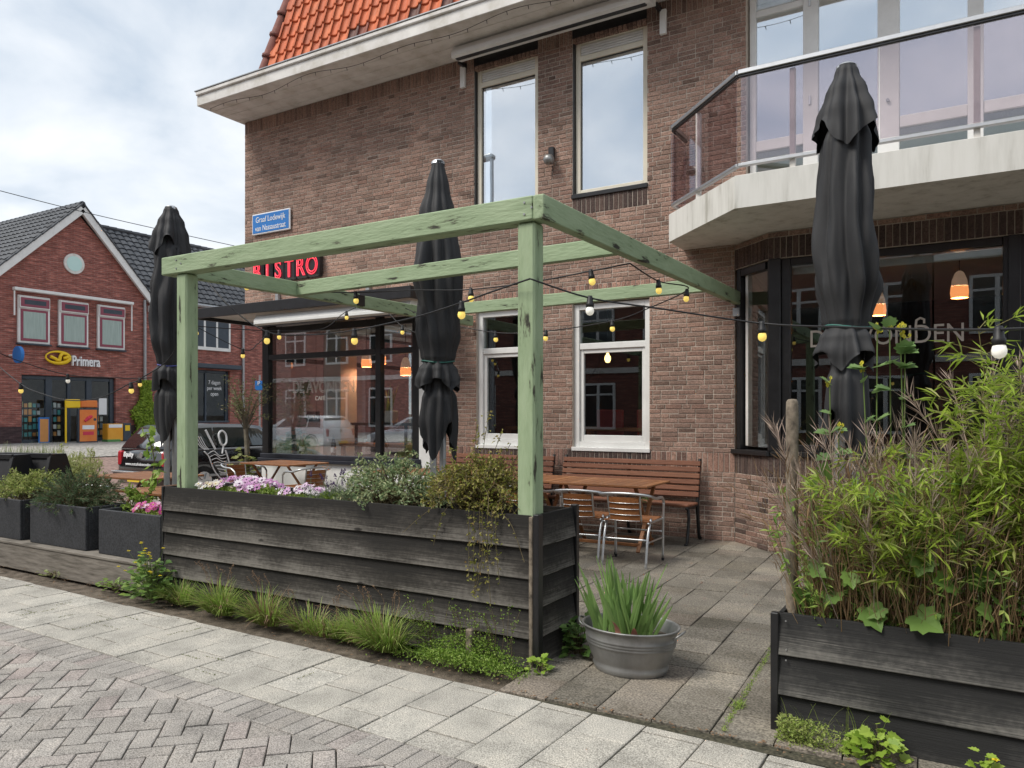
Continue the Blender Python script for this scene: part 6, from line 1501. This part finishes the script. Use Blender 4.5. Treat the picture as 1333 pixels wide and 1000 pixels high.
broad('pot_plant', 'bushy green plant at the foot of the olive trunk', (b.x + .02, b.y - .1, .30), .26, .2, .62, 120, .09, [(.10, .13, .03), (.18, .20, .05), (.25, .26, .08)], cat='plant')
bb = at(308, 560, 14); f = MB()

# ================================================================== things inside the bistro
m_shade = mat('orange_lamp_shade', [(.75, .35, .15), (.8, .4, .2)], 4, rough=.4, emit=(1, .32, .10), es=.75); m_shadew = mat('pale_lamp_shade', [(.5, .45, .4), (.58, .53, .48)], 4, rough=.4, emit=(1, .6, .4), es=.12)
def pendant(label, p, s=1.0):
    t = thing('pendant_lamp', label, 'lamp', p, group='orange pendant lamps indoors'); x, y, z = p
    f = MB(); f.lathe([(.085 * s, 0), (.092 * s, .06 * s), (.085 * s, .13 * s)], p, 16); f.build('lower_shade', m_shade, t, True)
    f = MB(); f.lathe([(.085 * s, .131 * s), (.075 * s, .20 * s), (.045 * s, .28 * s), (.02 * s, .30 * s)], p, 16); f.build('upper_shade', m_shadew, t, True)
    f = MB(); f.tube([(x, y, z + .29 * s), (x, y, 3.29)], .006, 5); f.build('cord', m_plastic, t)
    ld = bpy.data.lights.new('pendant_light', 'POINT'); ld.energy = 7; ld.color = (1, .62, .36); ld.shadow_soft_size = .06
    lo_ = bpy.data.objects.new('pendant_light', ld); col.objects.link(lo_); lo_.parent = t; lo_.location = (0, 0, .06)
for u, v, y, lab in ((477, 478, 10.1, 'orange pendant lamp above the lettering of the shop window'), (496, 474, 10.6, 'orange pendant lamp just right of the shop window mullion'), (528, 489, 9.9, 'orange pendant lamp beside the middle parasol'), (637, 462, 10.3, 'orange pendant lamp in the left ground-floor window'), (1249, 388, 9.9, 'orange pendant lamp hanging clear in the bay window'), (1143, 411, 10.2, 'orange pendant lamp half hidden by the right parasol')):
    p = aty(u, v, y); pendant(lab, (p.x, p.y, p.z))
p = aty(791, 466, 9.9); t = thing('filament_lamp', 'glowing bare filament bulb in the right ground-floor window', 'lamp', p); f = MB(); f.lathe([(0, -.07), (.03, -.06), (.045, -.02), (.04, .02), (.02, .05), (.015, .09)], p, 12); f.build('bulb', mat('warm_bulb', [(.9, .6, .25), (.95, .65, .3)], 4, emit=(1, .62, .22), es=3), t, True); f = MB(); f.tube([p + V((0, 0, .08)), (p.x, p.y, 3.29)], .008, 5); f.build('cord', m_plastic, t)
def itable(label, x, y, w, d, h=.82):
    t = thing('wooden_table', label, 'table', (x, y, .06)); MB().bb(x - w / 2, x + w / 2, y - d / 2, y + d / 2, h - .05, h, .006).build('top', m_teak, t)
    for a in (-1, 1):
        for b2 in (-1, 1): MB().bb(x + a * (w / 2 - .05) - .03, x + a * (w / 2 - .05) + .03, y + b2 * (d / 2 - .05) - .03, y + b2 * (d / 2 - .05) + .03, .06, h - .051, .004).build('leg', m_teak, t)
itable('wooden bar table inside the shop window', -8.35, 9.75, 1.6, .5, 1.0); itable('wooden table inside at the right shop pane', -7.3, 9.9, .9, .7, .95); itable('long wooden table inside the right sash window', -3.9, 10.1, 1.6, .7, 1.40 - .1); itable('long wooden table inside the left sash window', -5.5, 10.2, 1.2, .7, 1.3)
m_redc = mat('red_seat', [(.30, .03, .03), (.38, .05, .05)], 4, rough=.6)
for x, lab in ((-4.35, 'red upholstered chair inside the right window on its left'), (-3.75, 'red upholstered chair inside the right window on its right')):
    t = thing('dining_chair', lab, 'chair', (x, 9.65, .06)); MB().bb(x - .2, x + .2, 9.45, 9.85, 1.02, 1.10, .02).build('seat', m_redc, t); MB().bb(x - .2, x + .2, 9.80, 9.85, 1.12, 1.55, .02).build('backrest', m_redc, t)
    for a in (-.18, .18):
        for y in (9.47, 9.83): f = MB(); f.tube([(x + a, y, .06), (x + a, y, 1.02)], .012, 6); f.build('leg', m_iron, t)
m_shelf = mat('dark_shelf', [(.03, .022, .018), (.05, .035, .03)], 5)
t = thing('window_shelf', 'dark shelf with plants inside the shop window', 'shelf', (-8.3, 9.6, 1.3)); MB().bb(-8.85, -7.6, 9.45, 9.7, 1.30, 1.345, .004).build('board', m_shelf, t); MB().bb(-8.80, -8.76, 9.5, 9.54, .06, 1.30, .003).build('leg', m_shelf, t); MB().bb(-7.75, -7.71, 9.5, 9.54, .06, 1.30, .003).build('leg', m_shelf, t)
t = thing('snake_plant', 'upright striped leaf plant in a pale pot on the inside shelf', 'plant', (-8.12, 9.57, 1.345)); MB().bb(-8.24, -8.0, 9.49, 9.66, 1.346, 1.54, .01).build('pot', m_rose, t); f = MB()
for i in range(16): f.blade((-8.12 + U(-.08, .08), 9.57 + U(-.05, .05), 1.5), (U(-.3, .3), U(-.2, .2), 1), U(.3, .55), .045, .1, 4)
f.build('foliage', leafmat('snake_leaf', [(.14, .18, .04), (.3, .32, .1), (.2, .22, .06)], .2), t)
broad('pot_plant', 'blue-green leafy pot plant at the lower left of the shop window', (-10.0, 9.35, .85), .26, .12, .42, 90, .10, [(.05, .16, .16), (.10, .26, .26), (.16, .34, .33)], cat='plant')
t = thing('hanging_plant', 'hanging green plant with long trailing strands in the shop window', 'plant', (-9.95, 9.5, 1.9)); f = MB()
for i in range(260): f.leaf((-9.95 + random.gauss(0, .09), 9.5 + random.gauss(0, .07), 1.93 + random.gauss(0, .05)), rdir(), rdir(.1), .06, .03)
for k in range(9):
    x = -9.95 + U(-.13, .13); y = 9.5 + U(-.08, .08)
    for i in range(26): z = 1.9 - i * .022 * U(1, 1.6); f.leaf((x + U(-.02, .02), y, z), rdir(), rdir(.1), .035, .018)
f.build('foliage', leafmat('hang_leaf', [(.05, .10, .05), (.09, .16, .08), (.13, .2, .1)], .25), t)
for u, lab in ((393, 'dark bottle with white label at the left of the window sill'), (434, 'dark bottle with square white label on the window sill')):
    p = aty(u, 585, 9.22); t = thing('bottle', lab, 'bottle', (p.x, p.y, .82)); f = MB(); f.lathe([(0, 0), (.045, 0), (.045, .2), (.018, .27), (.016, .34), (0, .34)], (p.x, p.y, .80), 14); f.build('glass', m_carglass, t, True); f = MB(); f.lathe([(.0455, .06), (.0455, .14)], (p.x, p.y, .8), 14); f.build('label', m_signw, t)
t = thing('open_sign', 'small black OPEN sign in the shop window', 'sign', (-9.37, 9.12, 1.36)); MB().bb(-9.52, -9.22, 9.12, 9.135, 1.36, 1.53, .004).build('board', m_black, t); text('lettering', 'OPEN', .11, face_m(-9.37, 9.116, 1.40), m_signw, t, ext=.001, sx=.95)

# ================================================================== the other side of the street, behind the viewer (seen in the glass)
def house(label, x0, x1, y, h, ns):
    t = thing('terraced_house', label, 'building', ((x0 + x1) / 2, y, 0)); f = MB(); f.box(x0, x1, y - 7, y, 0, h); f.build('wall', m_ob, t)
    f = MB(); f.add([(x0 - .1, y + .3, h - .1), (x1 + .1, y + .3, h - .1), (x1 + .1, y - 3.5, h + 2.6), (x0 - .1, y - 3.5, h + 2.6), (x0 - .1, y - 7.2, h - .1), (x1 + .1, y - 7.2, h - .1)], [(0, 1, 2, 3), (3, 2, 5, 4)]); f.build('roof', m_hip, t)
    f = MB(); f.bb(x0, x1, y + .02, y + .32, h - .25, h - .05, .02); f.build('gutter', m_white, t); f = MB(); f.bb(x0, x1, y + .002, y + .06, 2.95, 3.15, .01); f.build('band', m_rose, t)
    for k in range(ns):
        c = x0 + (k + .5) * (x1 - x0) / ns
        for z0, z1 in ((.9, 2.6), (3.7, 5.3)):
            f = MB(); f.bb(c - .65, c + .65, y + .002, y + .07, z0, z1, .01); w = f.build('window', m_white, t)
            for s in (-1, 1): f = MB(); f.box(c + s * .31 - .25, c + s * .31 + .25, y + .0705, y + .075, z0 + .1, z1 - .45); f.box(c + s * .31 - .25, c + s * .31 + .25, y + .0705, y + .075, z1 - .38, z1 - .08); f.build('pane', m_carglass, w)
m_ob = brickmat('opposite_brick', (.24, .09, .065), (.17, .06, .045), (.2, .15, .13), 'X')
house('brick terraced house opposite the bay window', -1, 11, -7.5, 6.0, 4); house('brick terraced house opposite the sash windows', -13, -1.05, -7.5, 6.2, 5); house('brick terraced house opposite the shop front', -26, -13.05, -7.5, 5.9, 5); house('brick terraced house further along the opposite side', -44, -26.05, -7.5, 6.1, 7)
car('parked_car', 'silver estate car parked across the street and mirrored in the shop window', m_silver, (-15.5, -4.6, -.02), rad(90), False)
car('parked_car', 'pale estate car mirrored at the right of the shop window', m_signw, (-21.5, -4.4, -.02), rad(90), False)
p = at(640, 205, 12); q = C0 + (p - C0) * (19.6 / p.y); lx, lyy, lz = q.x, 2 * (YW + .1) - q.y, q.z
t = thing('street_lamp', 'tall grey street lamp mirrored in the upper left window', 'street lamp', (lx, lyy, 0)); f = MB(); f.tube([(lx, lyy, 0), (lx, lyy, lz)], [.1, .06], 10); f.build('pole', m_steel, t); f = MB(); f.fbox(M.Translation((lx - .2, lyy, lz + .02)), .55, .3, .16, .05); f.build('head', m_steel, t)
